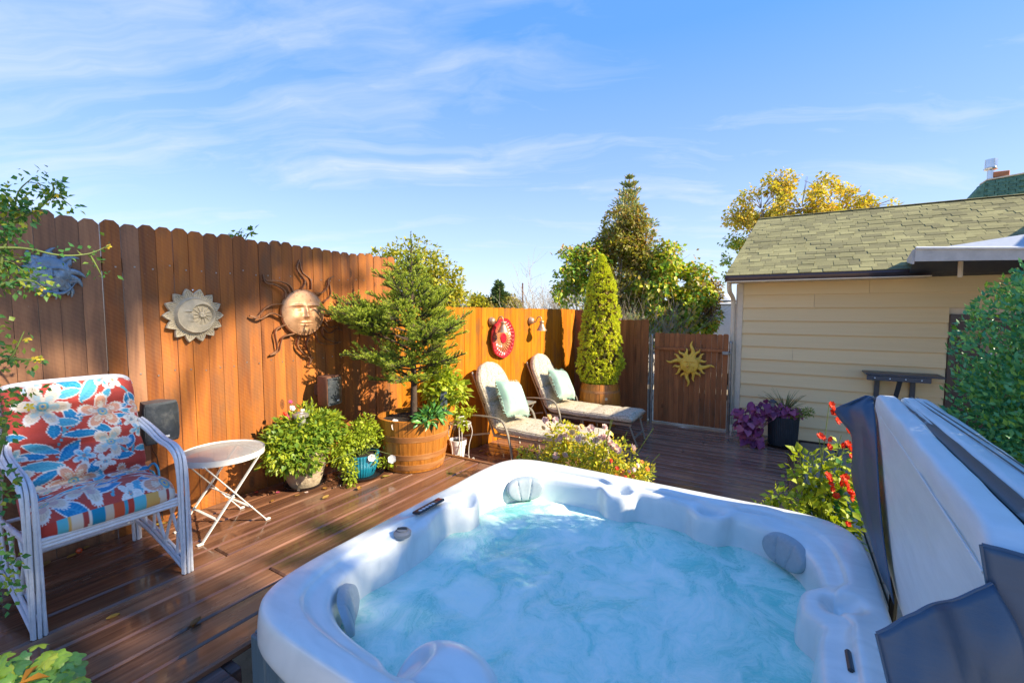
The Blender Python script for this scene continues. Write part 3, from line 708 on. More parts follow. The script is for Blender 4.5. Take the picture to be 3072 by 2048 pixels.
# hinge strap in the valley and its end cap
n_ = 30; P = np.zeros((n_, 8, 3))
for i in range(n_):
    y = 1.10 + 1.86 * i / (n_ - 1); dz = -.06 * max(0, 1 - min(i, n_ - 1 - i) / 2) ** 2
    for j in range(8):
        f = j / 7; P[i, j] = ((.418 + (y - 1.1) / 1.8 * .055 + .05 * f - .012 * f * (y - 1.1)), y, 1.025 + dz - .02 * math.sin(f * PI) + .004 * noise.noise(Vector((f, y * 6, 0))))
MB().grid(P).build('hinge_strap', M_strap, cov, 60)
hb = MB().box((.45, 2.925, .99), (.10, .025, .022), .008).build('strap_end', M_strap, cov, 40)
for x in (.535, .556): MB().tube(bez([(x, 1.14, 1.028), (x, 1.9, 1.034), (x, 2.86, 1.028)], 20), .0022, 5).build('piping_seam', M_strap, cov)
MB().tube(bez([(.336, 1.16, .955), (.372, 2.0, .955), (.406, 2.88, .945)], 20), .003, 5).build('piping_seam', M_vin, cov)
def sheet(name, outline, th=.004, nu=22, nv=22, wob=.012, mat=None):
    """cloth patch between two polylines (left and right edge), top to bottom"""
    A_, B_ = bez(outline[0], nu), bez(outline[1], nu); P = np.zeros((nu + 1, nv + 1, 3))
    for i in range(nu + 1):
        for j in range(nv + 1):
            f = j / nv; p = A_[i].lerp(B_[i], f); s = math.sin(f * PI) * .7 + .3
            k = wob * s * (noise.noise(Vector((p.x * 5, p.z * 3, i * .05 + 3.3))) + .6 * math.sin(f * 7 + p.z * 6) + .45 * noise.noise(Vector((p.x * 22 + f * 4, p.z * 9, 1.7))))
            P[i, j] = (p.x + k * .3, p.y + k, p.z)
    o = MB().grid(P).build(name, mat or M_navy, cov, 180)
    for row in (P[0], P[:, 0]): MB().tube([tuple(q) for q in row], .0045, 5).build('hem', mat or M_navy, o, 60)
    md = o.modifiers.new('thick', 'SOLIDIFY'); md.thickness = th; return o
# far skirt flap: pointed top corner hanging away from the leaf
sheet('skirt_flap', ([(.375, 2.96, 1.0), (.31, 2.97, .955), (.25, 2.99, .905), (.285, 2.97, .845), (.325, 2.955, .785), (.332, 2.94, .67), (.332, 2.93, .57), (.355, 2.78, .45), (.385, 2.5, .35)],
                     [(.405, 2.935, 1.0), (.404, 2.93, .985), (.400, 2.88, .96), (.398, 2.80, .91), (.394, 2.70, .82), (.390, 2.60, .72), (.386, 2.48, .60), (.384, 2.33, .48), (.384, 2.1, .36)]), wob=.016)
# near skirt: end wrap and a loose triangular flap over the rim
sheet('skirt_flap', ([(.326, 1.14, 1.015), (.338, 1.135, .94), (.35, 1.13, .87), (.362, 1.13, .7), (.375, 1.13, .45)],
                     [(.60, 1.10, 1.0), (.60, 1.10, .93), (.60, 1.09, .86), (.60, 1.09, .7), (.60, 1.1, .45)]), wob=.014)
sheet('loose_flap', ([(.175, 1.085, .818), (.19, 1.07, .76), (.205, 1.05, .70), (.235, 1.05, .6), (.28, 1.06, .48)],
                     [(.338, 1.12, .953), (.372, 1.10, .88), (.385, 1.10, .80), (.395, 1.10, .68), (.40, 1.10, .52)]), wob=.022)
MB().tube([(.47, 2.6, -.40), (.47, 2.6, .34)], .016, 8).tube([(.47, 1.4, -.40), (.47, 1.4, .34)], .016, 8).tube([(.47, 1.2, .325), (.47, 2.85, .325)], .016, 8).build('lifter_frame', M_blk, cov, 40)
# ================================================================ ARMCHAIR AND ITS CUSHION
M_rat = simple('white painted rattan', (.66, .68, .70), .38, var=.1, scale=40, dirt=((.22, .2, .17), 60, .62, .55))
def bundle(pts, rad, k=6, r=.0085, flat=.55, nrm=(0, 1, 0), n=30, twist=0.0):
    C = bez(pts, n); m = MB()
    for q in range(k):
        a = 2 * PI * q / k; tr = []
        for i, p in enumerate(C):
            t_ = (C[min(i + 1, n)] - C[max(i - 1, 0)]).normalized(); s = Vector(nrm); s = (s - t_ * s.dot(t_)).normalized(); u = t_.cross(s)
            aa = a + twist * i / n; tr.append(p + s * math.cos(aa) * rad + u * math.sin(aa) * rad * flat)
        m.tube(tr, r, 6)
    return m
ch = thing('armchair', 'white rattan glider armchair in front of the tall fence', 'chair', (-3.1, .8, 0))
for sy, yy in ((-1, .515), (1, 1.095)):
    bundle([(-3.27, yy - sy * .02, .80), (-3.18, yy, .755), (-3.02, yy, .71), (-2.90, yy, .695), (-2.82, yy, .655), (-2.795, yy, .56), (-2.79, yy, .35), (-2.785, yy, .17), (-2.785, yy, .0)], .022, 7, r=.0078, twist=1.6).build('arm', M_rat, ch, 60)
    bundle([(-2.79, yy, .03), (-2.92, yy, .065), (-3.08, yy, .10), (-3.25, yy, .135), (-3.40, yy, .15), (-3.455, yy, .18), (-3.465, yy, .28)], .02, 6, twist=.8).build('side_rail', M_rat, ch, 60)
    bundle([(-3.465, yy, .0), (-3.465, yy, .3), (-3.42, yy, .5), (-3.38, yy - sy * .02, .8), (-3.40, yy - sy * .03, 1.02)], .018, 5).build('rear_leg', M_rat, ch, 60)
    m = MB()
    for a, b in (((-2.82, .41), (-2.90, .07)), ((-2.86, .41), (-3.05, .10)), ((-3.0, .41), (-2.80, .10)), ((-3.12, .41), (-3.2, .125)), ((-3.2, .41), (-3.05, .10)), ((-3.35, .41), (-3.3, .14))):
        m.tube(bez([(a[0], yy, a[1]), ((a[0] + b[0]) / 2 - .015, yy, (a[1] + b[1]) / 2), (b[0], yy, b[1])], 6), .0085, 7)
    m.build('side_strut', M_rat, ch, 60)
    MB().tube([(-2.80, yy, .415), (-3.42, yy, .385)], .013, 8).build('seat_side_bar', M_rat, ch, 60)
m = MB()
for dz in (-.016, .0, .016): m.tube([(-2.80, .52, .408 + dz), (-2.80, 1.09, .408 + dz)], .0095, 7)
m.tube([(-3.05, .52, .40), (-3.05, 1.09, .40)], .01, 7).tube([(-3.3, .52, .39), (-3.3, 1.09, .39)], .01, 7).build('seat_rail', M_rat, ch, 60)
m = MB().tube([(-3.465, .52, .12), (-3.465, 1.09, .12)], .011, 7).build('rear_stretcher', M_rat, ch, 60)
bundle([(-3.395, .53, 1.0), (-3.395, .56, 1.045), (-3.395, .66, 1.06), (-3.395, .95, 1.06), (-3.395, 1.05, 1.045), (-3.395, 1.08, 1.0)], .016, 5, nrm=(1, 0, 0)).build('top_rail', M_rat, ch, 60)
# printed cushion: one swept body; the floral print is laid out in the cloth's own metres (across a, along s)
def print_colours(a, s, front):
    n_ = len(a); col = np.tile(np.array([.44, .062, .045]), (n_, 1))
    wv = .85 + .3 * rng.random(n_); col *= wv[:, None] * .5 + .5
    wa = a + .004 * np.sin(s * 90); white = np.array([.72, .70, .64])
    def put(mk, c): col[mk] = c if np.ndim(c) == 1 else c[mk]
    def leaf(x, y, l, w_, ang, dark=True):
        c, si = math.cos(R(ang)), math.sin(R(ang)); l = l * 1.18; w_ = w_ * 1.12; u = (a - x) * c + (s - y) * si; v = -(a - x) * si + (s - y) * c
        q = 1 - (2 * u / l) ** 2; e = w_ * .5 * np.clip(q, 0, 1) ** .8
        put((np.abs(v) < e + .0042) & (np.abs(u) < l * .5 + .005), white)
        mk = (np.abs(v) < e) & (q > 0)
        base = np.array([.012, .20, .40]) if dark else np.array([.10, .40, .52])
        put(mk, base)
        vein = mk & ((np.abs(v) < .0022) | (np.abs(((u - np.abs(v) * .9) * 70) % 1 - .5) < .13)); put(vein, np.array([.04, .28, .48]) if dark else np.array([.06, .32, .46]))
    def flower(x, y, r, npt, rot_, c0, c1, cc, fringe=True):
        u, v = a - x, s - y; rr = np.hypot(u, v); an = np.arctan2(v, u) + R(rot_); lo = np.abs(np.cos(an * npt / 2)) ** 1.05
        edge = r * 1.12 * (.36 + .64 * lo)
        if fringe: put(rr < edge * 1.08 + .006 * (np.sin(an * 60) > .2), white * .95)
        else: put(rr < edge + .005, white)
        put(rr < edge * .95, c0)
        put((rr < edge * .66) & (np.abs(np.sin(an * npt / 2)) < .75), c1)
        put((rr < edge * .9) & (np.sin(an * 46) > .72) & (rr > r * .3), c0 * .78)
        put(rr < r * .26, np.array([.12, .36, .42])); put(rr < r * .17, cc); put(rr < r * .08, np.array([.05, .25, .5]))
    def stem(p):
        P = bez([(x, y, 0) for x, y in p], 30)
        d = np.full(n_, 9.0)
        for q in P: d = np.minimum(d, np.hypot(a - q.x, s - q.y))
        put(d < .0062, np.array([.08, .34, .42]))
    peach, cream = np.array([.66, .34, .22]), np.array([.66, .57, .44]); mauve, lb = np.array([.52, .36, .34]), np.array([.36, .50, .52])
    yel = np.array([.55, .45, .2])
    for p in STEMS: stem(p)
    for l in LEAVES: leaf(*l)
    for f in SMALL: flower(f[0], f[1], f[2], 5, f[3], np.array([.40, .60, .68]) if f[4] else np.array([.66, .66, .60]), np.array([.10, .38, .56]) if f[4] else white, np.array([.62, .30, .14]), False)
    for f in FLOWERS: flower(f[0], f[1], f[2], f[3], f[4], peach if f[5] else cream, cream if f[5] else (mauve if f[6] else lb), yel)
    pal = np.array([[.42, .05, .035], [.62, .55, .44], [.012, .22, .36], [.05, .30, .40], [.60, .36, .10], [.66, .63, .56], [.50, .08, .03], [.10, .42, .50], [.34, .06, .05], [.55, .44, .32]])
    wdt = [.06, .035, .012, .04, .018, .012, .05, .03, .045, .012, .022, .05]
    edges = np.cumsum(wdt * 3); idx = np.searchsorted(edges, np.clip(a, 0, edges[-1] - .001)) * 7 % len(pal)
    col[front] = pal[idx[front]]
    return col
# a: 0 at the camera-left arm .. 0.54; s: 0 at the seat front, .40 crease, .98 top
def S(x, y): return (x / 1130 * .54, .40 + (1010 - y) / 730 * .58)
def T(x, y): return x
STEMS = [[S(320, 900), S(350, 760), S(440, 650), S(560, 600), S(600, 480), S(610, 330), S(660, 280)], [S(600, 400), S(560, 330), S(520, 300)], [S(860, 830), S(960, 880), S(1000, 800)], [S(360, 540), S(420, 600), S(400, 690)],
         [S(940, 390), S(1010, 430), S(1060, 520)], [(.27, .06), (.33, .16), (.37, .26), (.33, .36)], [(.08, .1), (.16, .18), (.20, .30), (.22, .42)]]
LEAVES = [(*S(505, 355), .105, .042, -25), (*S(490, 415), .095, .034, 12, False), (*S(670, 410), .11, .045, 50, False), (*S(715, 310), .085, .024, 10), (*S(495, 560), .085, .045, -75), (*S(435, 595), .09, .036, -10, False), (*S(620, 545), .06, .03, 25),
          (*S(340, 640), .07, .042, 85), (*S(560, 690), .13, .036, -6), (*S(725, 670), .09, .034, -35), (*S(230, 745), .12, .036, -28, False), (*S(150, 780), .09, .03, -18), (*S(440, 790), .11, .045, 45), (*S(215, 855), .13, .04, -10, False),
          (*S(215, 930), .105, .04, 28), (*S(970, 800), .075, .033, 62), (*S(880, 890), .08, .03, 0), (*S(1085, 860), .07, .026, 4, False), (*S(600, 940), .08, .04, 75), (*S(925, 540), .075, .022, 12), (*S(860, 640), .06, .03, -45), (*S(1030, 500), .06, .036, -70),
          (*S(1000, 580), .06, .022, -15, False), (*S(820, 440), .05, .026, 55, False), (*S(890, 605), .09, .022, -8), (*S(1060, 480), .05, .02, -60), (*S(30, 640), .08, .03, -12), (*S(630, 1010), .085, .04, 70, False), (*S(560, 560), .02, .01, 20),
          (.08, .35, .11, .04, 10), (.05, .26, .10, .03, -8), (.24, .30, .10, .04, -40), (.31, .18, .12, .05, 30), (.26, .10, .12, .045, 8), (.17, .22, .11, .035, 15, False), (.46, .12, .11, .05, 20), (.40, .30, .11, .03, 22), (.49, .27, .12, .03, -20, False), (.12, .05, .10, .04, -25), (.37, .06, .08, .035, 60, False), (.50, .38, .09, .03, 12)]
SMALL = [(*S(820, 355), .035, 10, 1), (*S(905, 370), .030, 40, 0), (*S(1015, 645), .035, 0, 0), (*S(1075, 720), .036, 20, 1), (*S(1090, 660), .028, 20, 0), (*S(540, 840), .04, 15, 1), (*S(705, 905), .04, 30, 0), (*S(25, 775), .04, 10, 1), (*S(225, 360), .034, 0, 1), (.335, .05, .035, 10, 0), (.43, .20, .034, 30, 0), (.10, .16, .03, 0, 1)]
FLOWERS = [(*S(285, 475), .088, 6, 10, 0, 0), (*S(760, 560), .082, 5, 55, 1, 0), (*S(440, 990), .085, 6, 0, 1, 0), (*S(795, 780), .072, 5, 80, 0, 0), (*S(-5, 880), .06, 5, 0, 0, 1), (*S(215, 1050), .055, 5, 30, 0, 1), (*S(850, 270), .055, 5, 0, 0, 1), (*S(1010, 300), .05, 5, 60, 0, 0),
           (.42, .36, .075, 6, 20, 1, 0), (.20, .13, .075, 5, 10, 0, 1), (.49, .06, .085, 6, 0, 1, 0), (.28, .24, .06, 5, 0, 1, 0), (.05, .12, .07, 5, 40, 0, 1), (*S(1120, 560), .05, 5, 10, 1, 0)]
prof = bez([(-2.838, 0, .420), (-2.842, 0, .452), (-2.880, 0, .478), (-2.95, 0, .480), (-3.04, 0, .468), (-3.125, 0, .478), (-3.175, 0, .54), (-3.215, 0, .66), (-3.255, 0, .78), (-3.290, 0, .90), (-3.325, 0, 1.0), (-3.355, 0, 1.035)], 300)
ar = [0]
for p, q in zip(prof, prof[1:]): ar.append(ar[-1] + (q - p).length)
tot = ar[-1]; nphi = 360; P = np.zeros((len(prof), nphi, 3)); SS = np.zeros((len(prof), nphi))
for i, p in enumerate(prof):
    t_ = (prof[min(i + 1, len(prof) - 1)] - prof[max(i - 1, 0)]).normalized(); nn = Vector((t_.z, 0, -t_.x)); nn = nn if nn.x * 1.0 + nn.z > 0 or i > 140 and nn.x > 0 else -nn
    s = ar[i]; cre = 0
    for sc, d in ((.42, .55), (.60, .42), (.79, .42)): cre = max(cre, d * math.exp(-((s - sc) / .022) ** 2))
    e = min(s, tot - s); endt = min(1, max(.02, e / .035)) ** .45
    hgt = .070 * (1 - cre) * endt * (1.05 if s < .4 else .9)
    for j in range(nphi):
        f = 2 * PI * j / nphi; c, si = math.cos(f), math.sin(f); n_ = 3.4; r = (abs(c) ** n_ + abs(si) ** n_) ** (-1 / n_)
        yy = c * r * (.262 - .012 * cre + .006 * noise.noise(Vector((s * 9, 1, 0)))); hh = si * r * hgt
        wr = .006 * noise.noise(Vector((yy * 9, s * 14, 2))) + .004 * noise.noise(Vector((yy * 3 + 4, s * 40, 7))) * (1 + 2 * cre)
        bulge = .010 * math.cos(yy / .262 * 1.4)
        q = p + nn * (hh + (wr + bulge) * (1 if si > 0 else 0))
        P[i, j] = (q.x, .805 + yy, q.z); SS[i, j] = s
mb = MB().grid(P, cv=True); mb.F.append(tuple(range(nphi))); mb.M.append(0); mb.F.append(tuple((len(prof) - 1) * nphi + j for j in range(nphi))); mb.M.append(0)
me = mb.mesh('cushion', bpy.data.materials.new('tmp'), 180)
m, t = newmat('floral printed canvas'); at = t.n('Attribute', {'attribute_name': 'print'})
wv = t.n('TexNoise', Vector=t.n('TexCoord').outputs['Object'], Scale=420, Detail=2)
b = t.n('BsdfPrincipled', Base_Color=at, Roughness=.85, Specular_IOR_Level=.2, Sheen_Weight=.15); bp = t.n('Bump', Strength=.2, Distance=.001, Height=wv); t.t.links.new(bp.outputs[0], b.inputs['Normal']); finish(t, b)
me.materials[0] = m
a_ = (P[..., 1] - .805 + .27).ravel(); s_ = SS.ravel(); fr = ((SS < .036) & (P[..., 0] > -2.845)).ravel()
col = print_colours(a_, s_, fr); ca = me.color_attributes.new('print', 'FLOAT_COLOR', 'POINT'); ca.data.foreach_set('color', np.concatenate([col, np.ones((len(col), 1))], 1).astype(np.float32).ravel())
cu = link('chair_cushion', me); tag(cu, 'red floral printed seat and back cushion on the white rattan armchair', 'cushion')
for yy in (.56, 1.05):
    m_ = MB().tube(bez([(-3.14, yy, .52), (-3.12, yy + .03, .56), (-3.08, yy + .04, .53), (-3.06, yy + .035, .46)], 10), .006, 5).tube(bez([(-3.14, yy, .52), (-3.16, yy + .04, .50), (-3.12, yy + .045, .45)], 8), .006, 5)
    m_.build('tie', simple('blue tie', (.05, .25, .38), .8), cu, 60)

# ---------------------------------------------------------------- white mesh side table
M_ivo = simple('ivory white metal', (.70, .69, .62), .4, var=.05)
tb = thing('side_table', 'round white mesh topped folding side table beside the armchair', 'table', (-3.19, 1.49, 0))
tc = Vector((-3.19, 1.49, 0)); tr_ = .243
MB().lathe([(tr_, .505), (tr_ + .005, .515), (tr_ + .004, .478), (tr_ - .004, .474), (tr_ - .008, .505)], tc, 64).build('rim', M_ivo, tb, 40)
m = MB()
nl = 22
for k in range(-nl, nl + 1):
    d = k * tr_ / nl * .995; h = math.sqrt(max(0, tr_ ** 2 - d * d)) - .002
    if h < .01: continue
    for ang in (.6, .6 + PI / 2):
        c, s = math.cos(ang), math.sin(ang); p = tc + Vector((c * d - s * h, s * d + c * h, .508 + .008 * 0)); q = tc + Vector((c * d + s * h, s * d - c * h, .508)); o_ = Vector((c, s, 0)) * .0032
        b0 = len(m.V); m.add([p - o_, q - o_, q + o_, p + o_], [(0, 1, 2, 3)])
mt = m.build('mesh_top', M_ivo, tb)
for sx in (-1, 1):
    xx = tc.x + sx * .155
    MB().bar((xx, 1.27, .0), (xx, 1.665, .488), .007, .022, (1, 0, 0)).build('leg', M_ivo, tb)
    MB().bar((xx + .012 * sx, 1.675, .0), (xx + .012 * sx, 1.30, .488), .007, .022, (1, 0, 0)).build('leg', M_ivo, tb)
    for yy, xo in ((1.265, 0), (1.68, .012)): MB().box((xx + xo * sx, yy, .006), (.022, .035, .010), .002).build('foot', M_ivo, tb)
for yy, zz, xo in ((1.37, .12, 0), (1.575, .13, .012)): MB().bar((tc.x - .155 - xo, yy, zz), (tc.x + .155 + xo, yy, zz), .02, .006).build('crossbar', M_ivo, tb)
MB().bar((tc.x - .17, 1.47, .235), (tc.x + .17, 1.47, .235), .008, .008).build('brace', M_ivo, tb); MB().bar((tc.x - .17, 1.30, .482), (tc.x + .17, 1.30, .482), .015, .008).build('brace', M_ivo, tb); MB().bar((tc.x - .17, 1.665, .482), (tc.x + .17, 1.665, .482), .015, .008).build('brace', M_ivo, tb)

# ---------------------------------------------------------------- speakers
M_spk = simple('charcoal speaker shell', (.045, .055, .065), .5, var=.2, dirt=((.14, .145, .14), 14, .52, .6))
M_gril = simple('speaker grille', (.05, .06, .07), .42, metal=.3, var=.3, scale=8, dirt=((.17, .175, .17), 9, .50, .55), bump=.3)
def speaker(label, cx, cy, cz, yaw, side=None):
    t = thing('speaker', label, 'speaker', (cx, cy, cz), group='outdoor speakers on the fence')
    Mz = Matrix.Rotation(yaw, 3, 'Z')
    def pt(x, y, z_): return Vector((cx, cy, cz)) + Mz @ Vector((x, y, z_))
    w0, w1, h_ = .060, .100, .130      # back and front half widths
    P = []
    for i in range(9):
        z_ = -h_ + 2 * h_ * i / 8; e = 1 - .10 * (abs(i - 4) / 4) ** 6; row = []
        for x, y in ((-.08, -w0), (.04, -w1), (.055, -w1 * .97), (.055, w1 * .97), (.04, w1), (-.08, w0)): row.append(pt(x * (1 if x < 0 else e), y * e, z_))
        P.append(row)
    m_ = MB().grid(P, cv=True); m_.F += [tuple(range(6))[::-1], tuple(48 + j for j in range(6))]; m_.M += [0, 0]
    bd = m_.build('cabinet', side or M_spk, t, 35)
    G = np.zeros((12, 12, 3))
    for i in range(12):
        for j in range(12):
            u, v = i / 11 * 2 - 1, j / 11 * 2 - 1; q = 1 - .06 * max(abs(u), abs(v)) ** 8
            G[i, j] = pt(.058 + .020 * (1 - u * u), u * w1 * .90, v * h_ * .92)
    MB().grid(G).build('grille', M_gril, t, 60)
    MB().box(pt(.079, .012, -.088), (.004, .026, .014), .001, Mz).build('badge', M_wht, t)
    MB().box(pt(-.11, 0, 0), (.09, .04, .10), .006, Mz).build('bracket', M_blk, t)
    MB().tube(bez([pt(-.08, 0, -.12), pt(-.10, .01, -.2), (-3.60, cy + .05, cz - .32), (-3.61, cy + .06, .02)], 14), .004, 5).build('cable', M_blk, t)
speaker('black outdoor speaker on the fence between the armchair and the side table', -3.43, 1.225, .735, R(6))
speaker('dusty outdoor speaker with a brown side panel below the copper sun face', -3.43, 2.50, .742, R(14), simple('brown speaker side', (.16, .075, .045), .5, var=.25))

# ---------------------------------------------------------------- chaise lounges
M_fr = simple('champagne painted aluminium', (.30, .275, .22), .4, metal=.4, var=.1)
def floral_beige():
    m, t = newmat('beige leaf print cloth'); co = t.n('TexCoord').outputs['Object']
    a = t.n('TexNoise', Vector=co, Scale=16, Detail=4, Roughness=.65, Distortion=1.5)
    v = t.n('TexVoronoi', {'feature': 'DISTANCE_TO_EDGE'}, Vector=t.vadd(co, t.vmul(a.outputs['Color'], (.06, .06, .06))), Scale=17)
    v2 = t.n('TexVoronoi', {'feature': 'F1'}, Vector=t.vadd(t.vmul(co, (1, 1, 1.6)), t.vmul(a.outputs['Color'], (.1, .1, .1))), Scale=24)
    c = t.ramp(a, [(.35, (.47, .40, .29)), (.65, (.60, .53, .41))])
    c = t.mix(t.ramp(v2.outputs['Distance'], [(.22, .85), (.32, 0.0)]), c, (.20, .18, .09))
    c = t.mix(t.ramp(t.n('TexNoise', Vector=co, Scale=55, Detail=3, Distortion=2), [(.55, 0.0), (.60, .55)]), c, (.17, .155, .08))
    b = t.n('BsdfPrincipled', Base_Color=c, Roughness=.85, Specular_IOR_Level=.2)
    bp = t.n('Bump', Strength=.3, Distance=.006, Height=t.n('TexNoise', Vector=co, Scale=9, Detail=3)); t.t.links.new(bp.outputs[0], b.inputs['Normal']); finish(t, b); return m
M_bei = floral_beige(); M_pip = simple('beige piping', (.33, .29, .22), .8)
def pad(path, hw, th_, crease=(), arch=0.0, parent=None, name='cushion'):
    C = bez(path, 70); L_ = [0]
    for p, q in zip(C, C[1:]): L_.append(L_[-1] + (q - p).length)
    T_ = L_[-1]; na = 40; P = np.zeros((71, na, 3))
    for i, p in enumerate(C):
        t_ = (C[min(i + 1, 70)] - C[max(i - 1, 0)]).normalized(); nn = Vector((-t_.z, 0, t_.x)); nn = nn if nn.z > 0 else -nn
        s = L_[i]; cre = max([.5 * math.exp(-((s - q) / .02) ** 2) for q in crease] + [0]); e = min(s, T_ - s)
        w_ = hw * (1 if arch == 0 or T_ - s > arch else math.sqrt(max(.0, 1 - (1 - (T_ - s) / arch) ** 2.3)))
        en = min(1, max(.08, e / .04)) ** .5
        for j in range(na):
            f = 2 * PI * j / na; c, si = math.cos(f), math.sin(f); r = (abs(c) ** 4 + abs(si) ** 4) ** -.25
            k = .006 * noise.noise(Vector((c * 2, s * 7, si + len(crease))))
            q = p + nn * (si * r * th_ / 2 * (1 - cre) * en + k + .012 * (1 - c * c) * (1 if si > 0 else 0))
            P[i, j] = (q.x, c * r * max(w_, .01) * (1 - .03 * cre), q.z)
    m_ = MB().grid(P, cv=True); m_.F += [tuple(range(na)), tuple(70 * na + j for j in range(na))]; m_.M += [0, 0]
    o = m_.build(name, M_bei, parent, 180)
    for j in (4, 16): MB().tube([tuple(P[i, j] * 1.0) for i in range(2, 69)], .0045, 5).build('piping', M_pip, o, 60)
    return o
def chaise(label):
    # local: x from the head (0) to the foot (1.85), z from the deck up
    t = thing('chaise_lounge', label, 'chaise lounge', (0, 0, 0), group='two chaise lounges against the low fence')
    for s in (-1, 1):
        MB().bar((.55, s * .29, .30), (1.84, s * .27, .30), .022, .035).build('side_rail', M_fr, t)
        MB().bar((1.80, s * .255, .30), (1.90, s * .20, .0), .030, .022).build('front_leg', M_fr, t)
        m_ = MB(); A_ = bez([(.15, s * .36, .515), (.4, s * .375, .545), (.62, s * .375, .545), (.72, s * .37, .52), (.78, s * .36, .42), (.83, s * .35, .22), (.86, s * .345, 0)], 26)
        for p, q in zip(A_, A_[1:]): m_.bar(p, q + (q - p) * .12, .018, .036, (0, 1, 0), .004)
        m_.build('arm', M_fr, t)
        MB().bar((.16, s * .36, .505), (-.0, s * .33, 0), .02, .03).build('rear_leg', M_fr, t)
        MB().bar((.5, s * .30, .32), (.10, s * .34, .24), .016, .022).build('brace', M_fr, t)
        MB().bar((1.12, s * .25, .29), (1.16, s * .25, .0), .022, .022).build('middle_leg', M_fr, t)
        MB().bar((.55, s * .28, .31), (.18, s * .24, 1.06), .022, .022).build('back_frame', M_fr, t)
    for x, z_ in ((.56, .30), (1.2, .29), (1.78, .29)): MB().bar((x, -.28, z_), (x, .28, z_), .03, .02).build('crossbar', M_fr, t)
    MB().bar((1.865, -.23, .115), (1.865, .23, .115), .035, .012).build('foot_brace', M_fr, t)
    pad([(1.87, 0, .375), (1.6, 0, .375), (1.2, 0, .368), (.9, 0, .375), (.66, 0, .38), (.58, 0, .42), (.52, 0, .55), (.42, 0, .76), (.32, 0, .97), (.23, 0, 1.17)], .325, .105, (.34, .66, 1.27, 1.6), .34, t)
    return t
c1 = chaise('beige leaf print chaise lounge nearest the spruce barrel with green tinted pillow')
c1.location = (-3.62, 4.86, L0)
dup(c1, (-3.58, 6.22, L0), 0, 'beige leaf print chaise lounge beside the cone shrub barrel')
def cloth_green():
    m, t = newmat('seafoam pillow cloth'); co = t.n('TexCoord').outputs['Object']
    a = t.n('TexNoise', Vector=co, Scale=5.5, Detail=1)
    c = t.ramp(a, [(.35, (.24, .40, .31)), (.65, (.42, .56, .46))]); b = t.n('BsdfPrincipled', Base_Color=c, Roughness=.6, Sheen_Weight=.4, Specular_IOR_Level=.3)
    bp = t.n('Bump', Strength=.5, Distance=.01, Height=t.n('TexNoise', Vector=co, Scale=7, Detail=3, Distortion=1)); t.t.links.new(bp.outputs[0], b.inputs['Normal']); finish(t, b); return m
M_pg = cloth_green(); M_fg = simple('seafoam fringe', (.22, .36, .30), .8, var=.3, scale=80)
def pillow(label, c, ax, up, rot):
    """c centre; lies in plane of axes ax, up"""
    ax, up = Vector(ax).normalized(), Vector(up).normalized(); n_ = ax.cross(up).normalized(); h = .238
    a, b = math.cos(rot), math.sin(rot); X1, Y1 = ax * a + up * b, up * a - ax * b; c = Vector(c)
    N_ = 26; P = np.zeros((2, N_, N_, 3))
    for sd in (0, 1):
        for i in range(N_):
            for j in range(N_):
                u, v = i / (N_ - 1) * 2 - 1, j / (N_ - 1) * 2 - 1
                th_ = .095 * (max(0, (1 - u ** 4) * (1 - v ** 4))) ** .5 + .008 * noise.noise(Vector((u * 2, v * 2, sd + rot))) * (1 - u * u) * (1 - v * v)
                pin = 1 - .07 * (1 - v * v) * abs(u) ** 3 if True else 1; pin2 = 1 - .07 * (1 - u * u) * abs(v) ** 3
                q = c + X1 * u * h * pin + Y1 * v * h * pin2 + n_ * th_ * (1 if sd else -1); P[sd, i, j] = q
    o = MB().grid(P[0]).grid(P[1]).build('throw_pillow', M_pg, None, 180); tag(o, label, 'pillow', 'seafoam pillows on the chaise lounges')
    m_ = MB()
    for k in range(220):
        s = k / 220 * 4; e = int(s); f = (s - e) * 2 - 1; u, v = [(f, -1), (1, f), (-f, 1), (-1, -f)][e]
        pin = 1 - .07 * (1 - min(abs(u), abs(v)) ** 2); p = c + (X1 * u + Y1 * v) * h * pin * .985; d = (X1 * u * (abs(u) > .999) + Y1 * v * (abs(v) > .999)).normalized() + n_ * random.gauss(0, .6) + X1 * random.gauss(0, .25) + Y1 * random.gauss(0, .25)
        q = p + d * random.uniform(.018, .034); sd = n_.cross(d).normalized() * .004
        m_.add([p - sd, p + sd, q + sd * .6, q - sd * .6], [(0, 1, 2, 3)])
    m_.build('fringe', M_fg, o); return o
pillow('seafoam throw pillow with blue tint on the chaise nearest the spruce', (-2.935, 4.80, .335), (0, 1, 0), (-.5, 0, .86), -.20)
pillow('pale sunlit seafoam throw pillow on the chaise beside the cone shrub', (-2.895, 6.18, .325), (0, 1, 0), (-.5, 0, .86), -.18)
gtb = thing('glass_table', 'small square glass topped side table between the two chaise lounges', 'table', (-3.33, 5.52, L0))
m, t = newmat('frosted table glass'); b = t.n('BsdfPrincipled', Base_Color=(.30, .36, .33), Roughness=.08, Specular_IOR_Level=.8); finish(t, b)
MB().box((-3.33, 5.52, .10), (.42, .44, .010), .003).build('glass_top', m, gtb)
for s in (-1, 1):
    MB().bar((-3.33 + s * .215, 5.29, .10), (-3.33 + s * .215, 5.75, .10), .022, .024).build('frame_bar', M_fr, gtb); MB().bar((-3.55, 5.52 + s * .225, .10), (-3.11, 5.52 + s * .225, .10), .022, .024).build('frame_bar', M_fr, gtb)
    for q in (-1, 1): MB().tube(bez([(-3.33 + s * .20, 5.52 + q * .21, .09), (-3.33 + s * .12, 5.52 + q * .13, -.15), (-3.33 + s * .21, 5.52 + q * .22, L0)], 8), .011, 7).build('leg', M_fr, gtb, 60)
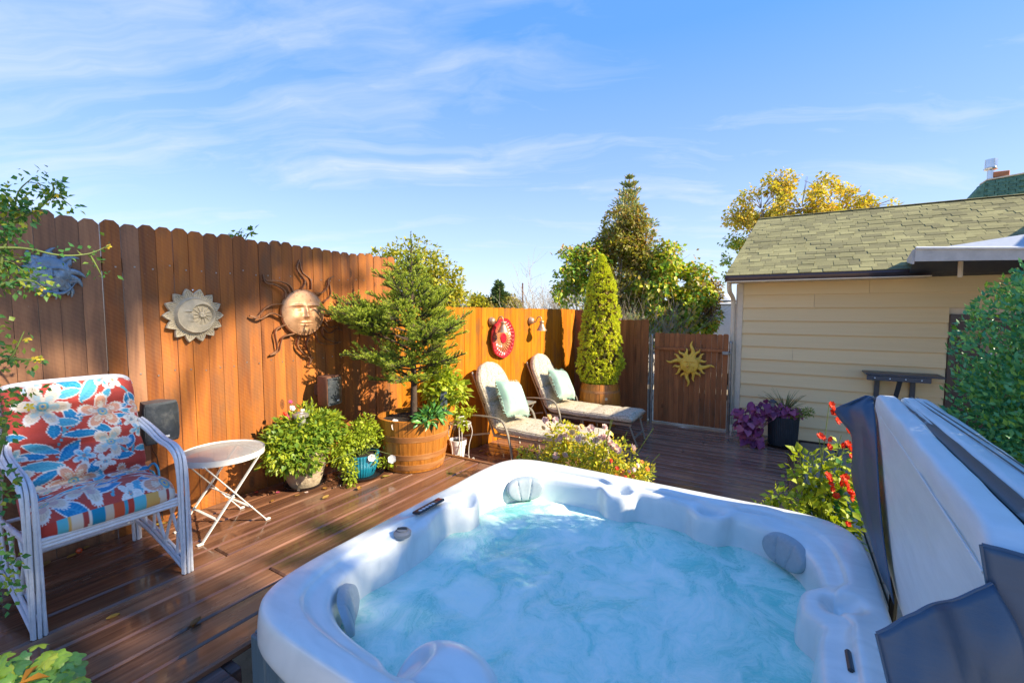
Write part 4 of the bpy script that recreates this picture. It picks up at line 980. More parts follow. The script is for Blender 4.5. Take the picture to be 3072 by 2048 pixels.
# wall shelf on the garage
M_nv = simple('dark slate painted shelf', (.045, .058, .08), .4, var=.15)
sf = thing('wall_shelf', 'dark folding serving shelf on the tan garage wall', 'shelf', (1.28, 7.58, .45))
MB().box((1.28, 7.40, .635), (.76, .36, .022), .004).build('shelf_board', M_nv, sf)
MB().box((1.22, 7.225, .592), (.62, .022, .06), .003).build('apron', M_nv, sf)
for xx in (1.06, 1.42): MB().box((xx, 7.545, .40), (.055, .022, .46), .003).build('bracket', M_nv, sf)
MB().bar((1.25, 7.27, .58), (1.25, 7.56, .25), .022, .05, (1, 0, 0)).build('strut', M_nv, sf)
for k in range(4): MB().lathe([(.008, 0), (.008, .006), (.001, .008)], (.99 + k * .15, 7.213, .592), 8, M=Matrix.Rotation(R(90), 3, 'X')).build('bolt', M_steel, sf)
# ================================================================ WALL ORNAMENTS
def frame(c, kind):
    """axes of a wall: u to the viewer's right, v up, n outwards"""
    return (Vector(c), Vector((0, 1, 0)), Vector((0, 0, 1)), Vector((1, 0, 0))) if kind == 'x' else (Vector(c), Vector((1, 0, 0)), Vector((0, 0, 1)), Vector((0, -1, 0)))
def gau(x, y, cx, cy, sx, sy): return np.exp(-((x - cx) / sx) ** 2 - ((y - cy) / sy) ** 2)
def face(x, y):
    h = .30 * np.sqrt(np.clip(1.04 - x * x - y * y, 0, 1))
    h = h + .15 * gau(x, y, 0, .0, .08, .26) + .11 * gau(x, y, 0, -.17, .11, .07)
    for s in (-1, 1):
        bx = np.abs(x - s * .34)
        h = h + .085 * gau(x, y + .35 * (x - s * .32) ** 2, s * .32, .33, .24, .045) - .085 * gau(x, y, s * .31, .17, .19, .10) + .075 * gau(x, y, s * .31, .14, .11, .055)
        h = h - .05 * gau(x, y, s * .31, .205, .14, .014) + .05 * gau(x, y, s * .42, -.22, .2, .18) + .035 * gau(x, y, s * .09, -.18, .05, .05)
    h = h + .085 * gau(x, y, 0, -.42, .19, .035) + .085 * gau(x, y, 0, -.53, .14, .05) - .06 * gau(x, y, 0, -.475, .22, .014) + .06 * gau(x, y, 0, -.80, .17, .1)
    return h
def relief(fr, Rf, Hf, scale, nr=60, na=180, back=.012):
    """polar height field: Rf(angle) outline, Hf(x, y, f) height, all in units of scale"""
    c, u, v, n = fr; a = np.linspace(0, 2 * PI, na, endpoint=False); f = np.linspace(.004, 1, nr)
    Rr = Rf(a); X = f[:, None] * (Rr * np.cos(a))[None]; Y = f[:, None] * (Rr * np.sin(a))[None]
    H = Hf(X, Y, np.repeat(f[:, None], na, 1)) * scale + back
    P = np.zeros((nr + 1, na, 3))
    for i in range(3):
        P[:nr, :, i] = c[i] + u[i] * X * scale + v[i] * Y * scale + n[i] * H
        P[nr, :, i] = c[i] + u[i] * X[-1] * scale + v[i] * Y[-1] * scale
    return MB().grid(P, cv=True)
def ray_plate(fr, pts, w0, h0=.018, nw=9, n=22, tipw=.12, ridge=1.0):
    """tapered flame with a rounded ridge along a path given in (u, v)"""
    c, u, v, nn = fr; C = bez([(p[0], p[1], 0) for p in pts], n); P = np.zeros((n + 1, nw + 2, 3))
    for i in range(n + 1):
        t_ = (C[min(i + 1, n)] - C[max(i - 1, 0)]).normalized(); s = Vector((-t_.y, t_.x, 0)); f = i / n
        wd = w0 * ((1 - f) ** .7 * (1 - tipw) + tipw * (1 - f)) + .0012
        for j in range(nw + 2):
            if j in (0, nw + 1): g = -1 if j == 0 else 1; hh = 0
            else: g = (j - 1) / (nw - 1) * 2 - 1; hh = h0 * (.35 + ridge * .65 * math.sqrt(max(0, 1 - g * g))) * (1 - .6 * f)
            q = C[i] + s * g * wd; p = c + u * q.x + v * q.y + nn * (hh + .002)
            P[i, j] = p
    return MB().grid(P)
def metal(name, cols, rough=.4, metal_=.9, scale=9, spots=None):
    m, t = newmat(name); co = t.n('TexCoord').outputs['Object']
    a = t.n('TexNoise', Vector=co, Scale=scale, Detail=7, Roughness=.7)
    c = t.ramp(a, [(.32, cols[0]), (.5, cols[1]), (.68, cols[2])])
    if spots: c = t.mix(t.ramp(t.n('TexNoise', Vector=co, Scale=scale * 4, Detail=5, Roughness=.7), [(.55, 0.0), (.66, .8)]), c, spots)
    b = t.n('BsdfPrincipled', Base_Color=c, Metallic=metal_); t.t.links.new(t.ramp(a, [(.3, rough - .1), (.7, rough + .15)]).outputs[0], b.inputs['Roughness'])
    bp = t.n('Bump', Strength=.15, Distance=.002, Height=t.n('TexNoise', Vector=co, Scale=130, Detail=3)); t.t.links.new(bp.outputs[0], b.inputs['Normal']); finish(t, b); return m
M_cop = metal('weathered copper', ((.42, .22, .11), (.55, .31, .16), (.63, .40, .23)), .48, .6, spots=(.33, .13, .05))
M_cop2 = metal('darkened copper', ((.16, .085, .05), (.30, .15, .08), (.46, .25, .13)), .42, .65)
M_blue = metal('antiqued blue grey ceramic', ((.13, .19, .24), (.22, .29, .345), (.38, .43, .46)), .26, .35, spots=(.17, .10, .06))
M_crm = simple('cream cast stone', (.47, .405, .28), .8, var=.15, scale=25, bump=.3, dirt=((.30, .27, .2), 10, .55, .5))
M_yel = metal('yellow painted resin', ((.62, .36, .03), (.78, .48, .05), (.85, .58, .09)), .5, 0, spots=(.35, .12, .035))

def rays_around(): pass
# copper sun face
cs = thing('copper_sun', 'large copper sun face with nine curling rays on the tall fence', 'wall ornament', (-3.625, 2.372, 1.43))
fr = frame((-3.612, 2.378, 1.43), 'x')
relief(fr, lambda a: np.ones_like(a), lambda x, y, f: .85 * face(x, y) + .02 * (f > .95), .200, 80, 160, .012).build('face', M_cop, cs, 60)
RY = [([(-.017, .197), (.018, .276), (-.046, .375), (-.020, .453)], [(.074, .201), (.071, .29), (0, .352), (-.020, .453)]),
      ([(.117, .169), (.194, .183), (.249, .243), (.258, .300), (.32, .334)], [(.191, .091), (.268, .150), (.272, .238), (.262, .296), (.32, .334)]),
      ([(-.17, .117), (-.168, .181), (-.243, .228), (-.325, .245), (-.342, .306)], [(-.094, .178), (-.132, .236), (-.231, .262), (-.318, .262), (-.342, .306)]),
      ([(-.187, -.042), (-.284, -.004), (-.379, -.050), (-.457, -.023)], [(-.194, .074), (-.281, .063), (-.345, .028), (-.399, -.030), (-.457, -.023)]),
      ([(-.178, -.101), (-.257, -.146), (-.25, -.25), (-.25, -.31), (-.307, -.347)], [(-.101, -.179), (-.193, -.202), (-.218, -.264), (-.238, -.325), (-.307, -.347)]),
      ([(-.055, -.203), (-.07, -.285), (-.005, -.368), (.050, -.407), (.038, -.473)], [(.041, -.208), (.014, -.291), (.048, -.365), (.064, -.415), (.038, -.473)]),
      ([(.17, -.139), (.194, -.221), (.287, -.268), (.384, -.280)], [(.10, -.185), (.15, -.27), (.28, -.295), (.384, -.280)]),
      ([(.215, .022), (.267, -.013), (.365, .005), (.423, .046)], [(.205, -.077), (.293, -.067), (.36, -.005), (.423, .046)]),
      ([(.19, -.08), (.26, -.14), (.33, -.13), (.40, -.17)], [(.17, -.13), (.25, -.19), (.33, -.16), (.40, -.17)])]
for p1, p2 in RY:
    m = MB()
    for p in (p1, p2):
        C = bez([(q[0], q[1], 0) for q in p], 24); P = np.zeros((25, 5, 3))
        for i in range(25):
            t_ = (C[min(i + 1, 24)] - C[max(i - 1, 0)]).normalized(); s = Vector((-t_.y, t_.x, 0)); dp = .040 * (1 - .45 * i / 24)
            for j, (so_, d) in enumerate(((-.0025, .004), (-.0035, dp), (.0035, dp), (.0025, .004), (-.0025, .004))):
                q = C[i] + s * so_; P[i, j] = fr[0] + fr[1] * q.x + fr[2] * q.y + fr[3] * d
        m.grid(P)
    m.build('ray', M_cop2, cs, 30)
# cream sun and moon plaque
cr = thing('plaque', 'cream stone sun and moon plaque with pointed petals on the tall fence', 'wall ornament', (-3.625, 1.537, 1.412))
fr = frame((-3.618, 1.537, 1.412), 'x')
NP = 14
def rf(a): q = np.abs(((a + PI / NP - PI / 2) * NP / (2 * PI)) % 1 - .5) * 2; return .78 + .22 * q ** .9
def hf(x, y, f):
    r = np.hypot(x, y); an = np.arctan2(y, x); q = ((an + PI / NP - PI / 2) * NP / (2 * PI)) % 1
    h = .13 - .03 * f; petal = (r > .66) & (f < .93)
    h = h - .035 * petal * np.clip(np.cos((q - .5) * 2 * PI * 5.0), 0, 1) * (np.abs(q - .5) < .44) + .02 * np.exp(-((f - .97) / .03) ** 2)
    disc = np.clip((.655 - r) / .03, 0, 1); dome = .22 + .10 * np.sqrt(np.clip(1 - (r / .66) ** 2, 0, 1))
    sx, sy = x - .20, y - .02; sr = np.hypot(sx, sy); cav = np.clip((.40 - sr) / .03, 0, 1)
    moon = dome - cav * .13
    mx, my = (x + .10), (y - .04)
    moon = moon + (1 - cav) * (.05 * gau(x, y, -.27, .16, .12, .028) - .035 * gau(x, y, -.27, .09, .10, .04) + .035 * gau(x, y, -.27, .08, .05, .022) + .03 * gau(x, y, -.18, -.16, .09, .025) + .03 * gau(x, y, -.17, -.21, .07, .025))
    moon = moon + .12 * gau(x, y, -.15, -.04, .06, .09)
    sa = np.arctan2(sy, sx); wob = np.cos(sa * 12 + 6 * sr)
    moon = moon + cav * (.10 * np.clip((.125 - sr) / .03, 0, 1) + .05 * np.clip(wob, 0, 1) * (sr > .12) * np.clip((.37 - sr) / .1, 0, 1))
    moon = moon + cav * (.03 * gau(sx, sy, 0, -.0, .02, .05) + .03 * gau(sx, sy, 0, -.055, .045, .015) - .03 * gau(sx, sy, -.045, .03, .02, .015) - .03 * gau(sx, sy, .045, .03, .02, .015))
    rim = .05 * np.exp(-((r - .64) / .025) ** 2)
    return h + disc * (moon - h) * 1.0 + rim
relief(fr, rf, hf, .192, 110, 14 * 22, .006).build('disc', M_crm, cr, 60)
MB().lathe([(.006, 0), (.006, .01), (.001, .012)], (-3.612, 1.537, 1.592), 10, M=Matrix.Rotation(R(90), 3, 'Y')).build('nail', M_steel, cr)
# blue grey sun and moon mask
bs = thing('sun_moon_mask', 'blue grey ceramic sun and moon mask half hidden by the tomato plant', 'wall ornament', (-3.625, .815, 1.665))
fr = frame((-3.612, .815, 1.66), 'x')
relief(fr, lambda a: np.ones_like(a) * (1 - .06 * np.cos(2 * a)), lambda x, y, f: .8 * face(x * 1.02, y) + .04, .092, 60, 120, .014).build('face', M_blue, bs, 60)
for k in range(17):
    a = 2 * PI * k / 17 + .2
    if -2.5 < math.atan2(math.sin(a), math.cos(a)) < -.75: continue
    l = (.155, .13)[k % 2] * random.uniform(.92, 1.1); bnd = .16 if k % 2 else -.14
    pts = [(math.cos(a + bnd * g * g * 2.2) * (.075 + (l - .075) * g), math.sin(a + bnd * g * g * 2.2) * (.075 + (l - .075) * g)) for g in (0, .4, .75, 1)]
    ray_plate(fr, pts, .021, .022).build('ray', M_blue, bs, 60)
ray_plate(fr, [(-.07, -.03), (-.06, -.085), (0, -.115), (.06, -.105), (.105, -.05)], .026, .05, tipw=.3).build('crescent', M_blue, bs, 60)
ray_plate(fr, [(.045, -.03), (.07, -.07), (.09, -.10), (.085, -.135)], .022, .03).build('fish_tail', M_blue, bs, 60)
for a, l in ((-1.9, .14), (-1.45, .15), (-1.05, .145)): ray_plate(fr, [(math.cos(a) * .09, math.sin(a) * .09), (math.cos(a + .1) * .12, math.sin(a + .1) * .12), (math.cos(a) * l, math.sin(a) * l)], .018, .02).build('ray', M_blue, bs, 60)
# yellow sun on the gate
ys = thing('sun_plaque', 'yellow sun with wavy flame rays hung on the picket gate', 'wall ornament', (-1.275, 7.44, .6))
fr = frame((-1.27, 7.455, .605), 'y')
relief(fr, lambda a: np.ones_like(a), lambda x, y, f: .75 * face(x, y) + .10 + .06 * (f > .92), .135, 60, 120, .035).build('face', M_yel, ys, 60)
for k in range(16):
    a = PI / 2 - .12 + 2 * PI * k / 16; big = k % 4 == 0; l = .365 if big else (.285, .255, .27)[k % 3]; sg = 1 if k % 2 else -1; pts = []
    for g in (0, .22, .45, .68, .86, 1): r_ = .115 + (l - .115) * g; aa = a + sg * (.16 if big else .12) * math.sin(g * 6.0) * (.4 + .6 * (1 - g)); pts.append((math.cos(aa) * r_, math.sin(aa) * r_))
    ray_plate(fr, pts, .036 if big else .030, .028).build('ray', M_yel, ys, 60)
# red glass plaque
M_red, t = newmat('red fused glass'); co = t.n('TexCoord').outputs['Object']
lp = t.vmul(t.vadd(co, (3.47, -5.41, -1.05)), (1, 1 / .30, 1 / .285)); sp_ = t.n('SeparateXYZ', Vector=lp)
rr = t.m('SQRT', t.m('ADD', t.m('POWER', sp_.outputs[1], 2.0), t.m('POWER', sp_.outputs[2], 2.0)))
an = t.m('ARCTAN2', sp_.outputs[2], sp_.outputs[1])
nz = t.n('TexNoise', Vector=lp, Scale=3.0, Detail=3)
wav = t.m('SINE', t.m('ADD', t.m('MULTIPLY', an, 26.0), t.m('ADD', t.m('MULTIPLY', t.m('SINE', t.m('MULTIPLY', rr, 16.0)), 1.6), t.m('MULTIPLY', nz, 4.0))))
basec = t.ramp(rr, [(.24, (.46, .012, .03)), (.29, (.55, .26, .09)), (.60, (.42, .14, .06)), (.78, (.46, .03, .035)), (1.0, (.36, .012, .03))])
vein = t.mix(t.m('MULTIPLY', t.ramp(wav, [(.55, 0.0), (.85, .9)]), t.ramp(rr, [(.26, 0.0), (.33, 1.0), (.86, .9), (.97, 0.0)])), basec, (.10, .02, .015))
lite = t.mix(t.m('MULTIPLY', t.ramp(t.m('MULTIPLY', wav, -1.0), [(.6, 0.0), (.95, .6)]), t.ramp(rr, [(.26, 0.0), (.35, 1.0), (.7, .5), (.9, 0.0)])), vein, (.70, .45, .2))
b = t.n('BsdfPrincipled', Base_Color=lite, Roughness=.3, Coat_Weight=.15, Coat_Roughness=.05); finish(t, b)
rg = thing('glass_plaque', 'round red glass sun plaque between the two wall lamps', 'wall ornament', (-3.48, 5.41, 1.05))
fr = frame((-3.475, 5.41, 1.05), 'x')
def rgf(a): return 1 / np.sqrt((np.cos(a) / .30) ** 2 + (np.sin(a) / .285) ** 2) * (1 + .012 * np.sin(a * 7) + .01 * np.sin(a * 5 + 1))
relief(fr, rgf, lambda x, y, f: .018 * np.clip(f, 0, 1) ** 3 + .006 * np.sin(np.arctan2(y / .285, x / .30) * 26 + 1.6 * np.sin(f * 16)) * (f > .25) * (f < .93) + .018 * (f < .25), 1.0, 60, 260, .006).build('disc', M_red, rg, 60)
MB().tube([(-3.478, 5.41, 1.335), (-3.478, 5.41, 1.375)], .004, 6).build('hook', M_cop2, rg)
# wall lamps
M_lamp = metal('antique copper lamp', ((.36, .22, .13), (.47, .31, .19), (.55, .39, .26)), .42, .55)
def lamp(label, y, z_, X0):
    t = thing('wall_lamp', label, 'wall lamp', (X0, y, z_), group='copper wall lamps on the low fence')
    My = Matrix.Rotation(R(90), 3, 'Y')
    MB().lathe([(.058, .0), (.060, .012), (.054, .022), (.052, .038), (.040, .058), (.020, .068), (.001, .07)], (X0, y, z_), 28, M=My).build('wall_plate', M_lamp, t, 50)
    MB().tube(bez([(X0 + .05, y + .005, z_ - .012), (X0 + .085, y + .01, z_ - .018), (X0 + .105, y + .015, z_ + .02), (X0 + .125, y + .02, z_ + .055), (X0 + .165, y + .024, z_ + .062), (X0 + .185, y + .026, z_ + .03), (X0 + .188, y + .027, z_ - .01)], 24), .0085, 8).build('arm', M_lamp, t, 60)
    c = (X0 + .188, y + .027, z_)
    MB().lathe([(.001, .0), (.034, -.002), (.040, -.014), (.034, -.026), (.030, -.04), (.036, -.06), (.058, -.105), (.078, -.145), (.082, -.15), (.076, -.146), (.03, -.05), (.001, -.045)], c, 32).build('shade', M_lamp, t, 40)
    MB().lathe([(.001, -.06), (.014, -.06), (.022, -.09), (.020, -.12), (.001, -.13)], c, 14).build('bulb', simple('unlit bulb', (.5, .5, .47), .2), t, 60)
lamp('copper wall lamp just left of the red glass plaque', 5.17, 1.295, -3.515); lamp('copper wall lamp right of the red glass plaque', 6.10, 1.285, -3.405)

# ================================================================ POTS AND BARRELS
M_soil = simple('dark potting soil', (.018, .013, .009), .95, var=.5, scale=60, bump=1.0)
M_stave = wood('orange barrel stave', ((.30, .10, .012), (.48, .175, .022), (.60, .245, .035)), (24, 24, 2.2), rough=(.35, .5), rvar=.3, knots=False, bump=.3)
M_hoop = wood('stained barrel hoop', ((.25, .09, .025), (.36, .15, .045), (.46, .24, .1)), (6, 6, 40), rough=(.35, .5), rvar=.1, knots=False)
def barrel(t, c, z0, z1, r0, rm_, r1, ns, hoops):
    c = Vector(c)
    def rad(f): return (1 - f) ** 2 * r0 + 2 * f * (1 - f) * (2 * rm_ - (r0 + r1) / 2) + f * f * r1
    for k in range(ns):
        a0, a1 = 2 * PI * k / ns + .004, 2 * PI * (k + 1) / ns - .004; V = []; ni = 9; dr = random.uniform(-.0015, .0015)
        for i in range(ni + 1):
            f = i / ni; r = rad(f) + dr; zz = z0 + (z1 - z0) * f
            for rr_, a in ((r, a0), (r + .0008, (a0 + a1) / 2), (r, a1), (r - .028, a1), (r - .028, a0)): V.append((c.x + rr_ * math.cos(a), c.y + rr_ * math.sin(a), zz))
        F = [(i * 5 + j, i * 5 + (j + 1) % 5, (i + 1) * 5 + (j + 1) % 5, (i + 1) * 5 + j) for i in range(ni) for j in range(5)] + [(4, 3, 2, 1, 0), tuple(ni * 5 + j for j in range(5))]
        MB().add(V, F).build('stave', M_stave, t)
    for h0, h1 in hoops:
        f0, f1 = h0, h1; ra, rb = rad(f0) + .0035, rad(f1) + .0035; za, zb = z0 + (z1 - z0) * f0, z0 + (z1 - z0) * f1
        MB().lathe([(ra - .004, za), (ra, za + .002), (rb, zb - .002), (rb - .004, zb)], (c.x, c.y, 0), 72).build('hoop', M_hoop, t, 30)
    MB().lathe([(rad(.9) - .02, z0 + (z1 - z0) * .90), (.1, z0 + (z1 - z0) * .93), (.001, z0 + (z1 - z0) * .93)], (c.x, c.y, 0), 40).build('soil', M_soil, t, 60)
SPB = (-2.965, 3.06)
bp_ = thing('barrel_planter', 'half whiskey barrel planter holding the small spruce tree', 'planter', (*SPB, 0))
barrel(bp_, (*SPB, 0), .004, .475, .275, .315, .325, 26, [(.045, .16), (.25, .36), (.60, .71)])
CNB = (-2.56, 6.93)
bc_ = thing('barrel_planter', 'tall wooden barrel planter under the cone shaped shrub', 'planter', (*CNB, L0))
barrel(bc_, (*CNB, 0), L0 + .004, .275, .275, .335, .29, 26, [(.10, .16), (.30, .37), (.80, .86)])
MB().lathe([(.001, .338), (.022, .338), (.024, .33)], (CNB[0] + .0, CNB[1], .06), 14, M=Matrix.Rotation(R(-52), 3, 'Z') @ Matrix.Rotation(R(90), 3, 'Y')).build('bung', M_crm, bc_)
# stone pot with relief, on a saucer
def saucer(t, c, r, mat=None): return MB().lathe([(.001, .004), (r * .84, .004), (r * .96, .03), (r, .034), (r * .985, .03), (r * .86, .012), (.001, .012)], c, 40).build('saucer', mat or M_blk, t, 50)
M_stone = simple('carved stone pot', (.42, .335, .225), .75, var=.18, scale=14, bump=.3, dirt=((.20, .15, .10), 16, .52, .6))
sp0 = (-3.36, 2.19, 0)
st = thing('flower_pot', 'carved tan stone flower pot beside the side table', 'flower pot', sp0)
na, nh = 120, 50; P = np.zeros((nh, na, 3)); prof_ = [(0, .115), (.1, .128), (.5, .165), (.85, .19), (.93, .205), (1, .205)]
for i in range(nh):
    f = i / (nh - 1); r = np.interp(f, [q[0] for q in prof_], [q[1] for q in prof_])
    for j in range(na):
        a = 2 * PI * j / na
        rel = .009 * max(0, noise.noise(Vector((math.cos(a) * 9, math.sin(a) * 9, f * 12)))) * (math.exp(-((f - .2) / .13) ** 2) + .8 * math.exp(-((f - .75) / .1) ** 2)) + .006 * max(0, noise.noise(Vector((math.cos(a) * 24, math.sin(a) * 24, f * 26)))) * math.exp(-((f - .2) / .12) ** 2)
        P[i, j] = (sp0[0] + (r + rel) * math.cos(a), sp0[1] + (r + rel) * math.sin(a), .014 + .30 * f)
mb = MB().grid(P, cv=True).lathe([(.205, .314), (.19, .314), (.18, .28)], sp0, 60); mb.build('pot', M_stone, st, 60)
MB().lathe([(.185, .285), (.001, .30)], sp0, 40).build('soil', M_soil, st); saucer(st, sp0, .165)
# blue ribbed pot
M_bpot = simple('turquoise glazed pot', (.012, .20, .30), .18, var=.25, scale=10, coat=.5)
b0 = (-3.13, 2.575, 0)
bt = thing('flower_pot', 'turquoise blue ribbed flower pot on a black saucer', 'flower pot', b0)
MB().lathe([(.10, .014), (.108, .02), (.130, .08), (.143, .13), (.146, .185), (.153, .195), (.153, .21), (.138, .21), (.134, .18)], b0, 144, rib=.022, nrib=36).build('pot', M_bpot, bt, 60)
MB().lathe([(.135, .185), (.001, .195)], b0, 30).build('soil', M_soil, bt); saucer(bt, b0, .195)
# black ribbed planter by the garage
M_bk = simple('dark ribbed planter', (.030, .038, .045), .4, var=.25, scale=10)
k0 = (.02, 7.08, L0)
kp = thing('flower_pot', 'black ribbed round planter against the garage wall', 'flower pot', k0)
MB().lathe([(.165, .03), (.172, .04), (.185, .40), (.19, .42), (.18, .42), (.17, .37)], k0, 240, rib=.018, nrib=48).build('pot', M_bk, kp, 40)
MB().lathe([(.17, .385), (.001, .40)], k0, 30).build('soil', M_soil, kp); saucer(kp, k0, .215)
# wire plant stands with pots between the barrel and the chaise
M_wire = simple('white wire', (.60, .57, .52), .5, var=.2, scale=50); M_wire2 = simple('rusty wire', (.16, .07, .03), .6, var=.3)
def scroll(c, ax, r, z_, turn, n=16):
    c = Vector(c); ax = Vector(ax); return [c + ax * (r * (1 - .72 * i / n) * math.cos(turn * i / n * 2 * PI)) + Vector((0, 0, z_ + r * (1 - .72 * i / n) * math.sin(turn * i / n * 2 * PI))) for i in range(n + 1)]
def stand(label, c, h, r, mat):
    t = thing('plant_stand', label, 'plant stand', (c[0], c[1], L0), group='wire plant stands beside the spruce barrel'); c = Vector((c[0], c[1], 0)); zt_ = L0 + h
    for s, q in ((1, 1), (1, -1), (-1, 1), (-1, -1)):
        d = Vector((s, q, 0)) * .7071
        MB().tube(bez([c + d * r * .95 + Vector((0, 0, zt_)), c + d * r * 1.15 + Vector((0, 0, zt_ - h * .25)), c + d * r * .85 + Vector((0, 0, L0 + h * .45)), c + d * r * .8 + Vector((0, 0, L0 + h * .15)), c + d * r * 1.05 + Vector((0, 0, L0 + .012)), c + d * r * 1.3 + Vector((0, 0, L0 + .02)), c + d * r * 1.28 + Vector((0, 0, L0 + .055)), c + d * r * 1.12 + Vector((0, 0, L0 + .05))], 34), .005, 6).build('leg', mat, t, 60)
    ringp = lambda rr_, zz: [c + Vector((rr_ * math.cos(2 * PI * i / 28), rr_ * math.sin(2 * PI * i / 28), zz)) for i in range(29)]
    MB().tube(ringp(r, zt_), .006, 6).build('top_ring', mat, t, 60); MB().tube(ringp(r * .84, L0 + h * .15), .0045, 6).build('lower_ring', mat, t, 60)
    for k in range(7): o = -r + 2 * r * (k + .5) / 7; hh = math.sqrt(r * r - o * o); MB().tube([c + Vector((o, -hh, zt_)), c + Vector((o, hh, zt_))], .003, 5).build('top_wire', mat, t)
    for k in range(8):
        a = 2 * PI * k / 8; e = Vector((math.cos(a), math.sin(a), 0)); tn = Vector((-math.sin(a), math.cos(a), 0)); MB().tube(scroll(c + e * r, tn, .030, zt_ - .040, 1.4), .003, 5).build('scroll', mat, t, 60)
    return t
stand('white scrolled wire plant stand between the spruce barrel and the chaise', (-3.32, 4.22), .50, .125, M_wire)
stand('rusty scrolled wire plant stand close to the low fence', (-3.52, 4.02), .56, .10, M_wire2)
def potshape(label, name, c, r, h, mat):
    t = thing('flower_pot', label, 'flower pot', c)
    MB().lathe([(r * .68, 0), (r * .9, h * .74), (r, h * .75), (r * 1.03, h), (r * .9, h), (r * .85, h * .85)], c, 36).build('pot', mat, t, 40); MB().lathe([(r * .86, h * .88), (.001, h * .9)], c, 24).build('soil', M_soil, t); return t
t1 = (-3.52, 4.02, L0 + .568); potshape('small terracotta pot behind the right side of the spruce barrel', '', t1, .095, .165, M_terra)
t2 = (-3.32, 4.22, L0 + .508); potshape('little white pot on the white wire plant stand', '', t2, .062, .085, M_wht)
t3 = (-3.47, 4.36, L0); potshape('white pot on the sunken deck behind the wire stand', '', t3, .11, .24, M_wht)
# lamps and plant markers pushed into the pots
def solar(label, c, h, r, col):
    t = thing('solar_light', label, 'solar light', c); zc_ = c[2] + h; x, y = c[:2]
    MB().tube([(x, y, c[2]), (x, y, zc_ - r * 1.5)], .006, 8).build('stake', col, t, 40)
    MB().lathe([(.006, -r * 1.8), (r * .3, -r * 1.6), (r * .62, -r * .9), (r * .64, -.02)], (x, y, zc_), 20).build('lens', simple('clear grey lens', (.30, .30, .28), .08, spec=.9), t, 60)
    MB().lathe([(r * .2, -.02), (r, -.018), (r * 1.03, -.008), (r * .95, .004), (r * .55, .014), (r * .5, .02), (.001, .022)], (x, y, zc_), 24).build('cap', col, t, 40)
solar('pewter capped solar light in the stone pot', (-3.30, 2.13, .30), .315, .062, simple('pewter', (.30, .28, .25), .4, .5))
solar('small dark solar path light in the black ribbed planter', (-.115, 6.99, 0), .215, .050, M_nv)
mk = thing('plant_marker', 'small slate plant marker in the spruce barrel', 'plant marker', (-2.73, 3.22, .42))
MB().box((-2.73, 3.22, .50), (.003, .075, .045), .001, Matrix.Rotation(R(-30), 3, 'Z')).build('plate', M_nv, mk)
MB().tube([(-2.728, 3.22, .40), (-2.728, 3.22, .62)], .0025, 6).build('stake', M_galv, mk)
MB().box((-2.735, 3.225, .615), (.004, .07, .13), .012, Matrix.Rotation(R(-30), 3, 'Z')).build('tag', M_nv, mk)
# ================================================================ POTTED PLANTS AND SHRUBS
G_YEL = leafmat('yellow green leaf', [(0.200, 0.285, 0.019), (0.308, 0.399, 0.027), (0.461, 0.514, 0.038), (0.169, 0.271, 0.022)], .35)
G_MID = leafmat('mid green leaf', [(0.088, 0.175, 0.021), (0.147, 0.254, 0.029), (0.216, 0.317, 0.031), (0.314, 0.349, 0.031)], .3)
G_DRK = leafmat('dark glossy leaf', [(0.038, 0.154, 0.051), (0.070, 0.238, 0.063), (0.126, 0.320, 0.063), (0.269, 0.475, 0.055)], .2, .35)
G_STEM = simple('green stem', (.13, .18, .03), .6); M_bark = simple('brown bark', (.075, .048, .032), .9, var=.35, scale=20, bump=.8)
def petals(mb, c, d, r, n=5, cup=.25, rows=1, w_=.55, m=0):
    c, d = Vector(c), Vector(d).normalized(); s = d.orthogonal().normalized(); t = d.cross(s)
    for k in range(rows):
        rr_ = r * (1 - k * .28)
        for i in range(n):
            a = 2 * PI * (i + k * .5) / n + random.uniform(-.1, .1); o = s * math.cos(a) + t * math.sin(a); p = d.cross(o)
            q = c + d * (k * r * .18); tip = q + o * rr_ + d * rr_ * (cup + k * .45); md = q + o * rr_ * .6 + d * rr_ * (cup * .3 + k * .3)
            mb.add([q, md - p * rr_ * w_, tip - p * rr_ * w_ * .35, tip + p * rr_ * w_ * .35, md + p * rr_ * w_], [(0, 1, 4), (1, 2, 3, 4)], m)
    return mb
M_white = leafmat('white petal', [(.72, .70, .68), (.78, .76, .74)], .2, .6, (1, 1, 1)); M_pink = leafmat('pink petal', [(.72, .42, .40), (.76, .56, .50), (.78, .66, .56)], .25, .6, (1, .9, .9))
M_redf = leafmat('red petal', [(.62, .018, .012), (.72, .05, .02), (.66, .10, .03)], .25, .5, (1.1, .8, .6)); M_orf = leafmat('orange petal', [(.75, .12, .015), (.78, .30, .02), (.75, .45, .05), (.72, .10, .10)], .25, .5, (1.1, .9, .6)); M_yelf = leafmat('yellow petal', [(.75, .50, .02), (.72, .58, .05)], .25, .5, (1.1, 1, .6))
M_mag = leafmat('magenta petal', [(.50, .03, .14), (.62, .12, .24)], .25, .5, (1, .8, .9))
def stems(base, tips, r=.004, mid=.4, sag=0.0):
    m = MB(); b = Vector(base)
    for t in tips:
        t = Vector(t); q = b.lerp(t, mid) + Vector((random.gauss(0, .02), random.gauss(0, .02), .05)); m.tube(bez([b + Vector((random.gauss(0, .02), random.gauss(0, .02), 0)), q, t], 7), [r * (1.3 - .8 * i / 7) for i in range(8)], 5, cap=False)
    return m
def flower_parts(t, name, pts, mat, r, n=5, rows=1, cup=.25, w_=.55, dirn=(.75, -.35, .5), parts=True):
    for p in pts:
        d = Vector(dirn) + Vector((random.gauss(0, .3), random.gauss(0, .3), random.gauss(0, .3))); petals(MB(), p, d, r * random.uniform(.85, 1.15), n, cup, rows, w_).build(name, mat, t)

